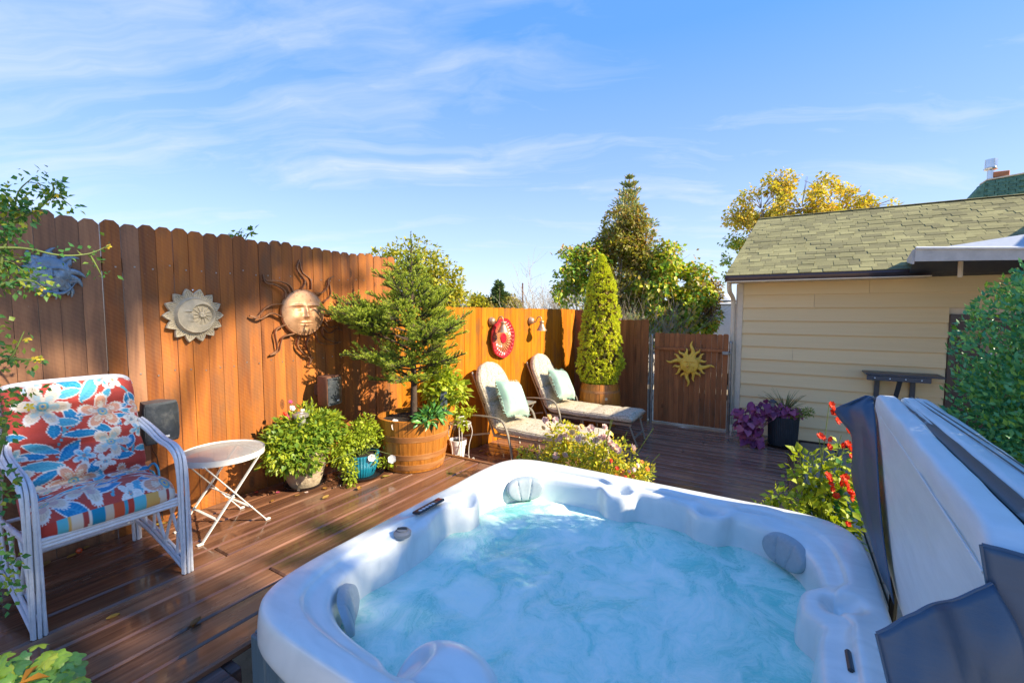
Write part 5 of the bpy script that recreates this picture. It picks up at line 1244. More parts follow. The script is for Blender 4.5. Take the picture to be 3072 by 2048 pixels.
# ---- small spruce in the half barrel
def needle_arrays(segs, step, ln, wd, per):
    P, D = [], []
    for a, b in segs:
        a, b = np.array(a), np.array(b); L = np.linalg.norm(b - a); k = max(1, int(L / step)) ; f = rng.random((k * per, 1)); p = a + (b - a) * f
        d0 = (b - a) / max(L, 1e-6); q = rng.normal(size=(k * per, 3)); q -= (q @ d0)[:, None] * d0; q = unit(q); q[:, 2] += .25
        P.append(p); D.append(unit(q * .8 + d0 * .55))
    P, D = np.concatenate(P), np.concatenate(D); S = unit(np.cross(D, rng.normal(size=D.shape)))
    L = ln * (.75 + .5 * rng.random((len(P), 1)))
    V = np.stack([P - S * wd, P + S * wd, P + D * L], 1).reshape(-1, 3); F = np.arange(len(P) * 3).reshape(-1, 3); return V, F
M_nd = leafmat('spruce needles', [(0.046, 0.127, 0.029), (0.077, 0.184, 0.032), (0.125, 0.244, 0.032)], .12, .5)
M_nd2 = leafmat('fresh spruce needles', [(0.254, 0.378, 0.039), (0.373, 0.480, 0.045), (0.541, 0.569, 0.055)], .15, .5)
sx, sy = SPB
stt = thing('spruce_tree', 'small bushy spruce tree growing in the half whiskey barrel', 'tree', (sx, sy, .44))
MB().tube(bez([(sx, sy, .42), (sx + .01, sy, .8), (sx - .005, sy + .01, 1.3), (sx, sy, 1.8), (sx, sy + .01, 2.10)], 26), [.034 - .030 * i / 26 for i in range(27)], 10).build('trunk', M_bark, stt, 60)
br = MB(); inner, outer = [], []
def shoot(p, d, L, r, lev):
    d = d.normalized(); pts = [p]; dd = d.copy(); n = 5
    for i in range(n): dd = (dd + Vector((random.gauss(0, .05), random.gauss(0, .05), .07 if lev else .03))).normalized(); pts.append(pts[-1] + dd * L / n)
    br.tube(pts, [r * (1 - .6 * i / n) for i in range(n + 1)], 5, cap=False)
    for i in range(n):
        if lev or i > 0 or L < .3: (outer if (lev and i > 1) or i >= n - 1 else inner).append((pts[i], pts[i + 1]))
    if L > .10:
        k = int(L / (.058 if lev == 0 else .085)) + 1
        for j in range(k):
            f = .24 + .74 * j / k; i = min(int(f * n), n - 1); q = pts[i].lerp(pts[i + 1], f * n - i); t_ = (pts[i + 1] - pts[i]).normalized()
            for s in (-1, 1):
                sd = t_.cross(Vector((0, 0, 1))).normalized() * s; nd_ = t_ * .75 + sd * random.uniform(.45, .95) + Vector((0, 0, random.uniform(-.40, .55)))
                ll = L * (1 - f) * random.uniform(.28, .55) + .045
                if lev < 1 or L > .17: shoot(q, nd_, min(ll, .32) * random.uniform(.8, 1.15), r * .5, lev + 1)
lz = [.76, .86, .98, 1.10, 1.2, 1.32, 1.42, 1.53, 1.62, 1.71, 1.8, 1.9, 2.0]; ll_ = [.34, .55, .74, .86, .82, .70, .58, .48, .38, .29, .20, .13, .06]
for k in range(82):
    f = (k + random.random()) / 82; hz = .74 + 1.30 * f ** .92; a = k * 2.399 + random.gauss(0, .3); L = np.interp(hz, lz, ll_) * random.uniform(.6, 1.12)
    if math.cos(a) * .85 + math.sin(a) * .52 > .3: L *= .86
    shoot(Vector((sx, sy, hz)), Vector((math.cos(a), math.sin(a), .06 + .62 * f + random.gauss(0, .13))), L, .011 - .006 * f, 0)
outer.append((Vector((sx, sy, 1.90)), Vector((sx, sy, 2.17)))); inner.append((Vector((sx, sy, 1.2)), Vector((sx, sy, 1.95))))
tag(br.build('branches', M_bark, stt, 60), kind='stuff')
V, F = needle_arrays(inner, .0052, .015, .0019, 3); tag(link('needles', npmesh('needles', V, F, M_nd), stt), kind='stuff')
V, F = needle_arrays(outer, .0036, .0145, .0021, 5); tag(link('fresh_needles', npmesh('fresh_needles', V, F, M_nd2), stt), kind='stuff')
# greens under the spruce in the barrel
bu = thing('barrel_greens', 'leafy green plants filling the right side of the spruce barrel', 'plant', (-2.86, 3.17, .44))
link('foliage', foliage_mesh('foliage', [((-2.78, 3.14, .49), (.12, .12, .05)), ((-2.70, 2.98, .49), (.09, .14, .045))], 260, .075, G_DRK, droop=.25, asp=.35), bu)
link('tall_foliage', foliage_mesh('tall_foliage', [((-2.85, 3.30, .72), (.16, .16, .26)), ((-2.95, 3.40, .78), (.2, .18, .22)), ((-2.72, 3.36, .66), (.14, .14, .16))], 620, .075, G_YEL, droop=.1, asp=.5, fill=.5), bu)
stems((-2.86, 3.2, .44), [(-2.85 + random.gauss(0, .12), 3.3 + random.gauss(0, .1), .72 + random.gauss(0, .12)) for _ in range(16)], .004).build('stems', G_STEM, bu)
# ---- snapdragon pot
sd_ = thing('snapdragon_plant', 'bushy green snapdragon with pink and white flowers in the stone pot', 'plant', (-3.36, 2.19, .3))
link('foliage', foliage_mesh('foliage', [((-3.34, 2.13, .44), (.22, .27, .17)), ((-3.30, 1.98, .36), (.19, .20, .17)), ((-3.28, 2.32, .46), (.18, .16, .15)), ((-3.22, 2.08, .30), (.14, .2, .14))], 2900, .050, G_MID, fill=.4, droop=.15, asp=.52), sd_)
link('fresh_foliage', foliage_mesh('fresh_foliage', [((-3.34, 2.18, .52), (.20, .28, .10)), ((-3.36, 2.23, .58), (.08, .08, .13)), ((-3.28, 2.36, .50), (.13, .12, .10)), ((-3.24, 1.9, .40), (.12, .12, .1))], 1300, .042, G_YEL, fill=.4, droop=-.1, asp=.36), sd_)
tips = [(-3.35, 2.074, .72), (-3.35, 2.026, .62), (-3.35, 2.176, .63), (-3.35, 2.215, .68), (-3.35, 2.268, .70), (-3.35, 1.975, .53), (-3.3, 1.83, .50), (-3.3, 2.4, .56)]
stems((-3.36, 2.16, .3), tips, .0045).build('stems', G_STEM, sd_)
flower_parts(sd_, 'flower', [(-3.34, 2.074, .722), (-3.34, 2.030, .622), (-3.34, 2.062, .600)], M_mag, .019, 5, 2); flower_parts(sd_, 'flower', [(-3.34, 2.176, .63), (-3.33, 2.19, .60), (-3.33, 2.08, .67), (-3.33, 2.21, .52)], M_white, .021, 5, 2)
flower_parts(sd_, 'flower', [(-3.34, 2.024, .635), (-3.31, 1.97, .53)], M_redf, .018, 5, 2)
V = []
spk = MB()
for p in ((-3.35, 2.215, .57), (-3.35, 2.268, .58)): spk.tube(bez([p, Vector(p) + Vector((0, 0, .13))], 4), [.011, .010, .008, .006, .002], 6)
spk.build('seed_spike', G_STEM, sd_, 60)
# ---- petunia in the blue pot
pe = thing('petunia_plant', 'trailing yellow green petunia with white blooms in the blue pot', 'plant', (-3.13, 2.575, .18))
link('foliage', foliage_mesh('foliage', [((-3.13, 2.56, .37), (.16, .22, .12)), ((-3.12, 2.38, .29), (.11, .12, .17)), ((-3.08, 2.78, .33), (.11, .13, .11)), ((-3.08, 2.6, .46), (.08, .09, .1)), ((-3.0, 2.36, .12), (.05, .06, .12)), ((-2.965, 2.60, .16), (.02, .03, .08)), ((-2.98, 2.78, .1), (.08, .12, .05))], 2700, .032, G_YEL, fill=.5, droop=.1, asp=.5), pe)
stems((-3.13, 2.575, .18), [(-3.05 + random.gauss(0, .08), 2.58 + random.gauss(0, .17), .3 + random.gauss(0, .1)) for _ in range(26)], .003).build('stems', G_STEM, pe)
flower_parts(pe, 'flower', [(-2.93, 2.79, .452), (-2.91, 2.765, .43), (-2.92, 2.738, .14), (-2.96, 2.548, .20)], M_white, .034, 6, 1, .15, .62, (.85, -.45, .25))
# ---- pots near the chaise
q1 = thing('leafy_houseplant', 'broad leaved yellow green plant in the small terracotta pot', 'plant', (-3.52, 4.02, .32))
link('foliage', foliage_mesh('foliage', [((-3.50, 4.02, .42), (.13, .14, .10)), ((-3.40, 4.12, .52), (.16, .22, .16)), ((-3.42, 3.92, .56), (.16, .16, .16))], 420, .085, G_YEL, fill=.5, droop=.15, asp=.5), q1)
stems((-3.52, 4.02, .3), [(-3.42 + random.gauss(0, .1), 4.02 + random.gauss(0, .15), .5 + random.gauss(0, .1)) for _ in range(14)], .004).build('stems', G_STEM, q1)
q2 = thing('trailing_plant', 'trailing light green plant in the little white pot on the wire stand', 'plant', (-3.32, 4.22, .17))
link('foliage', foliage_mesh('foliage', [((-3.30, 4.20, .21), (.09, .12, .07)), ((-3.22, 4.14, .12), (.06, .07, .10)), ((-3.30, 4.36, .22), (.07, .15, .06))], 150, .06, G_YEL, fill=.6, droop=.4, asp=.6), q2)
# ---- cone shaped dwarf conifer
M_cone = leafmat('cone shrub sprays', [(0.362, 0.464, 0.027), (0.542, 0.622, 0.038), (0.743, 0.767, 0.045), (0.940, 0.896, 0.066)], .15, .6)
cx_, cy_ = CNB
cn = thing('cone_shrub', 'bright yellow green cone shaped dwarf conifer in the tall barrel', 'shrub', (cx_, cy_, .25))
MB().tube([(cx_, cy_, .2), (cx_, cy_, 1.9)], [.04, .012], 8).build('trunk', M_bark, cn)
zs_, rs_ = [.22, .33, .5, .75, 1.2, 1.87, 2.1, 2.24, 2.33], [.18, .29, .335, .345, .285, .20, .12, .06, .008]
nC = 2600; zc_ = .24 + 2.08 * rng.random(nC) ** 1.25; ac = rng.random(nC) * 2 * PI
rc = np.interp(zc_, zs_, rs_)
lump = np.array([noise.noise(Vector((math.cos(a) * 2.6, math.sin(a) * 2.6, z_ * 4.2))) for a, z_ in zip(ac, zc_)])
rc = rc * (1 + .22 * lump + .08 * np.array([noise.noise(Vector((math.cos(a) * 9, math.sin(a) * 9, z_ * 13))) for a, z_ in zip(ac, zc_)])) * (.86 + .14 * rng.random(nC))
Cc = np.stack([cx_ + rc * np.cos(ac), cy_ + rc * np.sin(ac), zc_], 1); nrm = np.stack([np.cos(ac), np.sin(ac), np.full(nC, .35)], 1)
k = 17; Pp = np.repeat(Cc, k, 0); Nn = np.repeat(nrm, k, 0); dd = unit(rng.normal(size=Pp.shape) * .75 + Nn * .9 + np.array([0, 0, .25]))
Pp = Pp + dd * .006; V, F = leaf_arrays(Pp, dd, rng.normal(size=Pp.shape), .034 * (.6 + .7 * rng.random(len(Pp))), .0055, .4)
tag(link('crown', npmesh('crown', V, F, M_cone), cn), kind='stuff')
# inner dark mass so no light leaks straight through the middle
nI = 9000; zi = .25 + 1.95 * rng.random(nI); ai = rng.random(nI) * 2 * PI; ri = np.interp(zi, zs_, rs_) * (.35 + .5 * rng.random(nI)); Pi_ = np.stack([cx_ + ri * np.cos(ai), cy_ + ri * np.sin(ai), zi], 1)
V, F = leaf_arrays(Pi_, rng.normal(size=Pi_.shape), rng.normal(size=Pi_.shape), .07, .02); tag(link('inner_twigs', npmesh('inner_twigs', V, F, leafmat('brown inner twigs', [(0.159, 0.140, 0.036), (0.290, 0.164, 0.054), (0.237, 0.257, 0.045)], .05)), cn), kind='stuff')
# ---- purple sweet potato vine, spike plant in the black planter
def heart(l):
    m = MB(); o = [(0, .12), (.22, 0), (.42, .12), (.47, .36), (.30, .66), (0, 1.0)]; V = [(0, .12 * l, 0), (0, 1.0 * l, -.12 * l), (0, .5 * l, .02 * l)]
    R_ = [(.22 * l, .0, .05 * l), (.43 * l, .14 * l, .10 * l), (.45 * l, .38 * l, .10 * l), (.27 * l, .68 * l, .04 * l)]
    V += R_ + [(-x, y, z_) for x, y, z_ in R_]
    return m.add(V, [(0, 3, 4, 2), (2, 4, 5), (2, 5, 6, 1), (0, 2, 8, 7), (2, 9, 8), (2, 1, 10, 9)])
M_pur = leafmat('purple vine leaf', [(0.138, 0.028, 0.084), (0.244, 0.046, 0.140), (0.342, 0.078, 0.174), (0.423, 0.155, 0.237)], .22, .4, (1.5, .7, 1.1), obj=True)
hm = [heart(l).mesh('leaf', M_pur, 180) for l in (.075, .095, .115)]
pv = thing('sweet_potato_vine', 'purple leaved sweet potato vine spilling over the black planter', 'plant', (-.15, 7.0, -.02))
def place_leaf(parent, me, p, d, up_, name='leaf'):
    d = Vector(d).normalized(); n = Vector(up_); n = (n - d * n.dot(d)).normalized(); x = d.cross(n); M = Matrix((x, d, n)).transposed().to_4x4(); M.translation = Vector(p)
    o = link(name, me, parent); o.matrix_basis = M; return o
vb = [((-.22, 6.93, .12), (.15, .14, .13)), ((-.38, 6.90, .02), (.17, .14, .15)), ((-.40, 6.88, -.16), (.16, .12, .14)), ((-.33, 6.86, -.31), (.13, .10, .09)), ((.05, 7.0, .12), (.15, .1, .08))]
P, d = blob_points(vb, 190, .3)
for p, q in zip(P, d):
    if p[2] < L0 + .04: p[2] = L0 + .04 + random.random() * .05
    place_leaf(pv, random.choice(hm), p, (q[0] * .5 - .25 + random.gauss(0, .3), q[1] * .4 - .25 + random.gauss(0, .25), -.65 + random.gauss(0, .3)), (q[0] * .6 + random.gauss(0, .25), q[1] * .5 - .7, .6))
stems((-.02, 7.05, .0), [(*p[:2], p[2]) for p in P[::7]], .004).build('stems', simple('purple stem', (.16, .04, .09), .6), pv)
sk = thing('spike_plant', 'spiky dracaena with arching blades in the black planter', 'plant', (.03, 7.08, .0))
M_blade = leafmat('spike blade', [(.10, .12, .04), (.15, .16, .055), (.21, .20, .08)], .2, .45)
for k in range(38):
    a = random.uniform(0, 2 * PI); sp_ = abs(random.gauss(0, .18)) + .02; l = random.uniform(.26, .44); m = MB(); P = np.zeros((9, 3, 3)); bend = random.uniform(.0, .12)
    for i in range(9):
        f = i / 8; r = sp_ * f + bend * f * f; zz = .02 + l * f * (1 - .22 * f * (sp_ + bend) / .3); c = Vector((.03 + r * math.cos(a), 7.08 + r * math.sin(a), zz)); s = Vector((-math.sin(a), math.cos(a), 0)) * .009 * (1 - f ** 2.2)
        P[i] = [c - s, c + Vector((0, 0, -.003)), c + s]
    m.grid(P).build('blade', M_blade, sk, 180)
kg = thing('planter_greens', 'small bright green filler plant at the right rim of the black planter', 'plant', (.16, 7.0, .0))
link('foliage', foliage_mesh('foliage', [((.20, 7.0, .08), (.10, .08, .06)), ((.29, 6.98, .12), (.08, .06, .05)), ((.1, 6.95, .06), (.1, .05, .05))], 420, .035, G_MID, fill=.5, asp=.3), kg)
# ---- rose and lantana behind the tub
G_ROSE = leafmat('rose leaf', [(0.201, 0.275, 0.023), (0.364, 0.411, 0.030), (0.580, 0.522, 0.038), (0.834, 0.632, 0.056)], .3)
ro = thing('rose_bush', 'low pink and white rose bush behind the far rim of the hot tub', 'shrub', (-1.3, 3.28, L0))
link('foliage', foliage_mesh('foliage', [((-1.35, 3.28, .18), (.36, .22, .28)), ((-1.52, 3.26, .40), (.16, .14, .16)), ((-1.15, 3.26, .30), (.28, .18, .20)), ((-1.30, 3.3, -.12), (.34, .22, .24)), ((-1.82, 3.24, .22), (.12, .10, .08)), ((-1.66, 3.24, .16), (.14, .10, .14))], 6800, .034, G_ROSE, fill=.5, droop=.05, asp=.55, gap=.24, gscale=9), ro)
stems((-1.3, 3.3, L0), [(-1.3 + random.gauss(0, .28), 3.27 + random.gauss(0, .1), .35 + random.gauss(0, .15)) for _ in range(30)] + [(-1.9, 3.25, .26), (-1.86, 3.25, .2)], .005).build('stems', G_STEM, ro)
PK = [(-1.479, .441), (-1.44, .453), (-1.46, .425), (-1.116, .504), (-1.174, .466), (-1.21, .557), (-1.108, .571), (-1.496, .289), (-1.613, .554), (-1.065, .462), (-.999, .415), (-.895, .448), (-1.314, .457), (-1.513, .576), (-1.082, .492), (-1.478, .415), (-1.047, .437), (-1.14, .48), (-1.02, .44), (-1.43, .30)]
flower_parts(ro, 'bloom', [(x - .03, 3.17 + random.gauss(0, .02), z_) for x, z_ in PK], M_pink, .030, 7, 3, .35, .5)
YL = [(-1.382, .49), (-1.306, .543), (-1.236, .519), (-1.584, .589), (-1.56, .50), (-1.34, .53), (-1.27, .46), (-1.62, .50), (-1.4, .44)]
flower_parts(ro, 'bloom', [(x - .02, 3.17 + random.gauss(0, .02), z_) for x, z_ in YL], leafmat('apricot petal', [(.74, .46, .12), (.75, .58, .28)], .25, .5, (1, .9, .7)), .024, 6, 2, .35, .5)
la = thing('lantana_plant', 'orange red and yellow lantana at the right end of the rose bush', 'plant', (-.92, 3.15, L0))
link('foliage', foliage_mesh('foliage', [((-.95, 3.16, .20), (.17, .13, .15)), ((-.92, 3.16, -.05), (.18, .14, .22)), ((-.83, 3.15, .28), (.08, .08, .09))], 1900, .032, G_ROSE, fill=.5, asp=.42, droop=-.05), la)
stems((-.92, 3.16, L0), [(-.92 + random.gauss(0, .09), 3.14 + random.gauss(0, .06), .25 + random.gauss(0, .07)) for _ in range(14)], .004).build('stems', G_STEM, la)
LT = [(-.934, .327), (-.911, .307), (-.989, .277), (-.888, .359), (-.865, .347), (-.775, .364), (-1.046, .362), (-1.052, .24), (-.856, .271), (-.836, .384), (-.942, .300), (-.982, .334), (-.813, .403), (-.96, .29), (-.90, .33), (-.87, .30), (-.92, .28)]
for i, (x, z_) in enumerate(LT): flower_parts(la, 'bloom', [(x, 3.03 + random.gauss(0, .02), z_)], (M_orf, M_redf, M_orf, M_yelf, M_pink)[i % 5], .017, 6, 2, .3, .55)
# ---- red salvia between tub and patio
sa = thing('salvia_plant', 'red flowered salvia with yellow green leaves beside the folded tub cover', 'plant', (.25, 3.35, L0))
STIP = [(.062, .583), (.105, .533), (.157, .574), (.095, .424), (-.005, .328), (.117, .221), (.173, .496), (.313, .691), (.221, .601), (.139, .342), (.199, .183), (.397, .152), (.245, .87), (.198, .70), (.33, .64), (.28, .30), (.34, .2), (.36, .45), (.05, .30)]
stems((.25, 3.38, L0), [(x, 3.33, z_) for x, z_ in STIP] + [(.25 + random.gauss(0, .1), 3.36 + random.gauss(0, .06), random.uniform(.1, .55)) for _ in range(16)], .004).build('stems', G_STEM, sa)
link('foliage', foliage_mesh('foliage', [((.16, 3.34, .38), (.14, .10, .20)), ((.25, 3.37, .25), (.17, .12, .26)), ((.30, 3.37, .02), (.16, .12, .28)), ((.32, 3.36, .5), (.09, .08, .16))], 700, .054, G_YEL, fill=.5, droop=.25, asp=.62), sa)
link('lower_foliage', foliage_mesh('lower_foliage', [((.27, 3.42, -.05), (.18, .10, .30)), ((.33, 3.42, .25), (.12, .08, .25))], 330, .06, G_DRK, fill=.5, droop=.25, asp=.62), sa)
SR = [(.245, .886), (.269, .842), (.277, .795), (.262, .855), (.332, .736), (.352, .708), (.198, .701), (.212, .676), (.244, .68), (.242, .636), (.25, .625), (.308, .651), (.336, .655), (.346, .629), (.36, .593), (.264, .409), (.323, .444), (.343, .401), (.296, .335), (.369, .375), (.246, .461), (.255, .43), (.31, .42), (.335, .42), (.35, .38), (.359, .174), (.363, .36), (.27, .385), (.365, .34), (.33, .46)]
flower_parts(sa, 'bloom', [(x, 3.24 + random.gauss(0, .02), z_) for x, z_ in SR], M_redf, .022, 5, 2, .5, .5)
ss = thing('salvia_sprig', 'short salvia sprigs with red tips just behind the far tub rim', 'plant', (-.1, 3.2, L0))
stems((-.05, 3.2, L0), [(-.203, 3.2, .17), (-.074, 3.2, .24), (.0, 3.2, .33), (.05, 3.2, .16), (-.02, 3.22, .2), (.11, 3.2, .2), (.1, 3.2, .28)], .0035).build('stems', G_STEM, ss)
link('foliage', foliage_mesh('foliage', [((-.05, 3.2, .18), (.09, .06, .06)), ((.0, 3.2, .29), (.06, .04, .05)), ((.09, 3.2, .22), (.05, .05, .06))], 190, .045, G_YEL, fill=.6, asp=.55), ss)
flower_parts(ss, 'bloom', [(-.203, 3.14, .185), (-.19, 3.15, .17), (-.21, 3.15, .165), (.05, 3.14, .172), (.03, 3.15, .165)], M_redf, .022, 5, 2, .5, .5)
# ---- clipped evergreen bush right of the cover
G_HEDGE = leafmat('evergreen bush leaf', [(.05, .23, .10), (.08, .30, .12), (.13, .37, .13), (.26, .48, .08)], .15, .35)
hg = thing('evergreen_bush', 'dense dark green evergreen bush right of the tub cover', 'shrub', (1.2, 2.4, -.55))
MB().tube([(1.2, 2.4, -.6), (1.2, 2.4, .4), (1.25, 2.35, 1.2)], [.05, .04, .02], 8).build('trunk', M_bark, hg)
hb_ = [((1.17, 2.42, .30), (.50, .62, .75)), ((1.22, 2.40, .95), (.54, .62, .62)), ((1.30, 2.30, 1.38), (.50, .58, .42)), ((1.02, 2.5, 1.10), (.34, .42, .36)), ((.98, 2.55, .62), (.34, .4, .4)), ((1.12, 2.62, 1.50), (.34, .3, .28)), ((.93, 2.6, 1.28), (.30, .34, .34)), ((.92, 2.6, .95), (.31, .36, .34))]
P, d = blob_points(hb_, 52000, .18)
k = bump_noise(P, 4.5) > -.52 + .1 * rng.normal(size=len(P)); P, d = P[k], d[k]; P[:, 0] -= .02; P = P[(P[:, 0] > .615)]; d = d[-len(P):] if False else unit(P - np.array([1.2, 2.4, .9]))
D = d * .7 + rng.normal(size=P.shape) * .55 + np.array([0, 0, .35]); V, F = leaf_arrays(P, D, rng.normal(size=P.shape) + d * .6, .027 * (.6 + .7 * rng.random(len(P))), .0070)
link('foliage', npmesh('foliage', V, F, G_HEDGE), hg)
k = rng.random(len(P)) < .09; V, F = leaf_arrays(P[k] + d[k] * .02, D[k] + np.array([0, 0, .5]), rng.normal(size=P[k].shape), .030, .0065)
link('young_foliage', npmesh('young_foliage', V, F, leafmat('young bush leaf', [(.12, .26, .03), (.20, .34, .04), (.10, .30, .08)], .25)), hg)
tw = MB()
for _ in range(60): q = P[random.randrange(len(P))]; tw.tube([(1.2, 2.4, max(-.3, q[2] - .5)), tuple(q)], [.008, .003], 4, cap=False)
tag(tw.build('stems', M_bark, hg), kind='stuff')
# ---- tomato plant at the left edge
TM = leafmat('tomato leaf', [(.045, .17, .05), (.07, .21, .05), (.11, .25, .045), (.38, .40, .04)], .3)
tp = thing('tomato_plant', 'tall leggy tomato plant with tiny yellow flowers at the left edge by the armchair', 'plant', (-2.72, .36, 0))
SP = {'A': [(0, .449, 1.463), (0, .473, 1.593), (0, .512, 1.804), (0, .53, 1.87), (0, .548, 1.947), (0, .589, 2.009)], 'B': [(0, .512, 1.804), (0, .558, 1.843), (0, .601, 1.883), (0, .635, 1.928), (0, .664, 1.95), (0, .707, 1.915)],
      'C': [(0, .461, 1.7), (0, .525, 1.707), (0, .573, 1.704), (0, .63, 1.692), (0, .688, 1.692), (0, .757, 1.711), (0, .823, 1.754)], 'D': [(0, .753, 1.707), (0, .771, 1.671), (0, .793, 1.614)], 'E': [(0, .463, 1.741), (0, .508, 1.788), (0, .54, 1.861), (0, .586, 1.875)],
      'F': [(0, .443, 1.223), (0, .494, 1.25), (0, .518, 1.302), (0, .54, 1.36)], 'G': [(0, .479, 1.251), (0, .53, 1.241), (0, .564, 1.241)], 'H': [(0, .53, 1.87), (0, .515, 1.918), (0, .495, 1.94)], 'I': [(0, .635, 1.928), (0, .653, 1.975), (0, .647, 2.006)],
      'J': [(0, .453, 1.545), (0, .51, 1.569), (0, .566, 1.572), (0, .595, 1.541)], 'K': [(0, .458, 1.638), (0, .511, 1.653), (0, .543, 1.624), (0, .575, 1.605)]}
ms = MB(); LP, LD = [], []
for k_, pts in SP.items():
    dx = random.uniform(-.05, .05) if k_ not in 'ABHI' else 0; C = bez([(-2.75 + dx, p[1], p[2]) for p in pts], 22); ms.tube(C, [.006 * (1.15 - .85 * i / 22) for i in range(23)], 6, cap=False)
    for i in range(2, 23):
        for _ in range(2 if k_ in 'CDFG' else 4):
            if k_ in 'CDFG' and random.random() < .5: continue
            o = Vector((random.gauss(0, .02), random.gauss(0, .022), random.gauss(0, .022))); LP.append(C[i] + o); LD.append(o.normalized() + Vector((0, 0, -.35)))
for a, b in (((-2.72, .34, 0), (-2.75, .449, 1.463)), ((-2.70, .33, 0), (-2.75, .443, 1.223)), ((-2.71, .32, 0), (-2.75, .455, 1.55)), ((-2.73, .35, .3), (-2.62, .44, 1.0))):
    ms.tube(bez([a, Vector(a).lerp(Vector(b), .5) + Vector((.02, -.03, 0)), b], 12), .008, 6)
ms.build('stems', G_STEM, tp, 60)
LP, LD = np.array([tuple(p) for p in LP]), np.array([tuple(p) for p in LD])
P2, d2 = blob_points([((-2.74, .44, 1.66), (.09, .10, .16)), ((-2.74, .40, 1.40), (.09, .08, .3)), ((-2.75, .50, 1.80), (.06, .07, .10)), ((-2.62, .42, 1.04), (.10, .06, .14)), ((-2.62, .41, .76), (.08, .06, .12)), ((-2.60, .38, .45), (.1, .07, .2)), ((-2.62, .5, 1.12), (.03, .07, .02))], 900, .5)
LP = np.concatenate([LP, P2]); LD = np.concatenate([LD, d2 * .6 + np.array([.1, 0, -.5])])
V, F = leaf_arrays(LP, LD + rng.normal(size=LD.shape) * .4, rng.normal(size=LD.shape) * .6 + np.array([.5, -.2, .6]), .027 * (.5 + .8 * rng.random(len(LP))), .0095 * (.6 + .6 * rng.random(len(LP))))
link('foliage', npmesh('foliage', V, F, TM), tp)
flower_parts(tp, 'flower', [(-2.73, .566, 1.24), (-2.73, .552, 1.243), (-2.73, .535, 1.33), (-2.73, .585, 1.872), (-2.73, .60, 1.865), (-2.73, .45, 1.83), (-2.73, .46, 1.82), (-2.73, .66, 1.95), (-2.73, .82, 1.75), (-2.6, .50, 1.06), (-2.73, .59, 1.545)], M_yelf, .015, 5, 1, -.3, .35)
# ---- ivy in the near left corner
def ivyleaf(l):
    n = 34; V = [(0, .22 * l, .03 * l)]; F = []
    for ring in (.5, 1.0):
        for k in range(n):
            a = 2 * PI * k / n; q = (.50 + .20 * abs(math.cos(a * 2.5)) ** 1.5) * (1 - .42 * math.exp(-((a - PI) / .38) ** 2)) * (1 + .22 * math.exp(-(min(a, 2 * PI - a) / .4) ** 2)); r = q * l * ring
            x, y = r * math.sin(a), .22 * l + r * math.cos(a); V.append((x, y, .03 * l + .10 * abs(x) - .55 * (r * r) / l + .02 * l * math.sin(a * 5)))
    for k in range(n): F.append((0, 1 + k, 1 + (k + 1) % n)); F.append((1 + k, 1 + n + k, 1 + n + (k + 1) % n, 1 + (k + 1) % n))
    return MB().add(V, F)
def ivymat():
    m, t = newmat('ivy leaf'); rr = t.n('ObjectInfo').outputs['Random']; co = t.n('TexCoord').outputs['Object']
    c = t.ramp(rr, [(0, (.10, .27, .09)), (.35, (.20, .42, .07)), (.7, (.34, .52, .05)), (1, (.55, .60, .06))])
    sp_ = t.n('SeparateXYZ', Vector=co); an = t.m('ARCTAN2', sp_.outputs[0], sp_.outputs[1]); vein = t.m('ABSOLUTE', t.m('SINE', t.m('MULTIPLY', an, 3.0)))
    c = t.mix(t.ramp(vein, [(.0, .6), (.10, 0.0)]), c, (.28, .38, .22)); c = t.mix(t.ramp(t.n('TexNoise', Vector=co, Scale=60, Detail=3), [(.5, 0.0), (.7, .35)]), c, (.03, .09, .04))
    b = t.n('BsdfPrincipled', Base_Color=c, Roughness=.38); tr_ = t.n('BsdfTranslucent', Color=t.mix(1.0, c, (1.6, 1.6, .6), 'MULTIPLY')); finish(t, t.n('MixShader', Fac=.25, i1=b, i2=tr_)); return m
M_ivy = ivymat(); im = [ivyleaf(l).mesh('leaf', M_ivy, 180) for l in (.034, .046, .062)]
iv = thing('ivy_plant', 'variegated green ivy in the near left corner of the deck', 'plant', (-2.18, .30, 0))
P, d = blob_points([((-2.17, .31, .09), (.27, .17, .115)), ((-2.30, .38, .10), (.18, .12, .11)), ((-2.0, .36, .06), (.14, .12, .10)), ((-2.02, .44, .12), (.06, .04, .06))], 300, .25)
for p, q in zip(P, d):
    if p[2] < .02: continue
    place_leaf(iv, random.choice(im), p, (q[0] * .8 + random.gauss(0, .35), q[1] * .8 + random.gauss(0, .35), q[2] * .3 + random.gauss(0, .25)), (q[0] * .4 + .45, q[1] * .4 - .1, .9))
stems((-2.2, .3, .01), [(*p[:2], max(.03, p[2])) for p in P[::9]], .003).build('stems', G_STEM, iv)
MB().lathe([(.11, .0), (.15, .16), (.16, .17), (.14, .17), (.13, .12), (.001, .12)], (-2.24, .16, 0), 30).build('pot', M_terra, iv, 40)
lf_ = MB().add([(0, 0, 0), (-.014, .04, .012), (0, .10, -.01), (.014, .04, .012)], [(0, 3, 2), (0, 2, 1)]).mesh('dry_leaf', leafmat('dry orange leaf', [(.35, .13, .02), (.5, .22, .03)], .25, obj=True))
for p, d_ in (((-2.20, .40, .205), (.6, -.5, .1)), ((-2.14, .36, .20), (.5, -.3, .1)), ((-2.12, .41, .19), (.2, -.6, .4))): place_leaf(iv, lf_, p, d_, (.3, -.3, .9), 'dry_leaf')
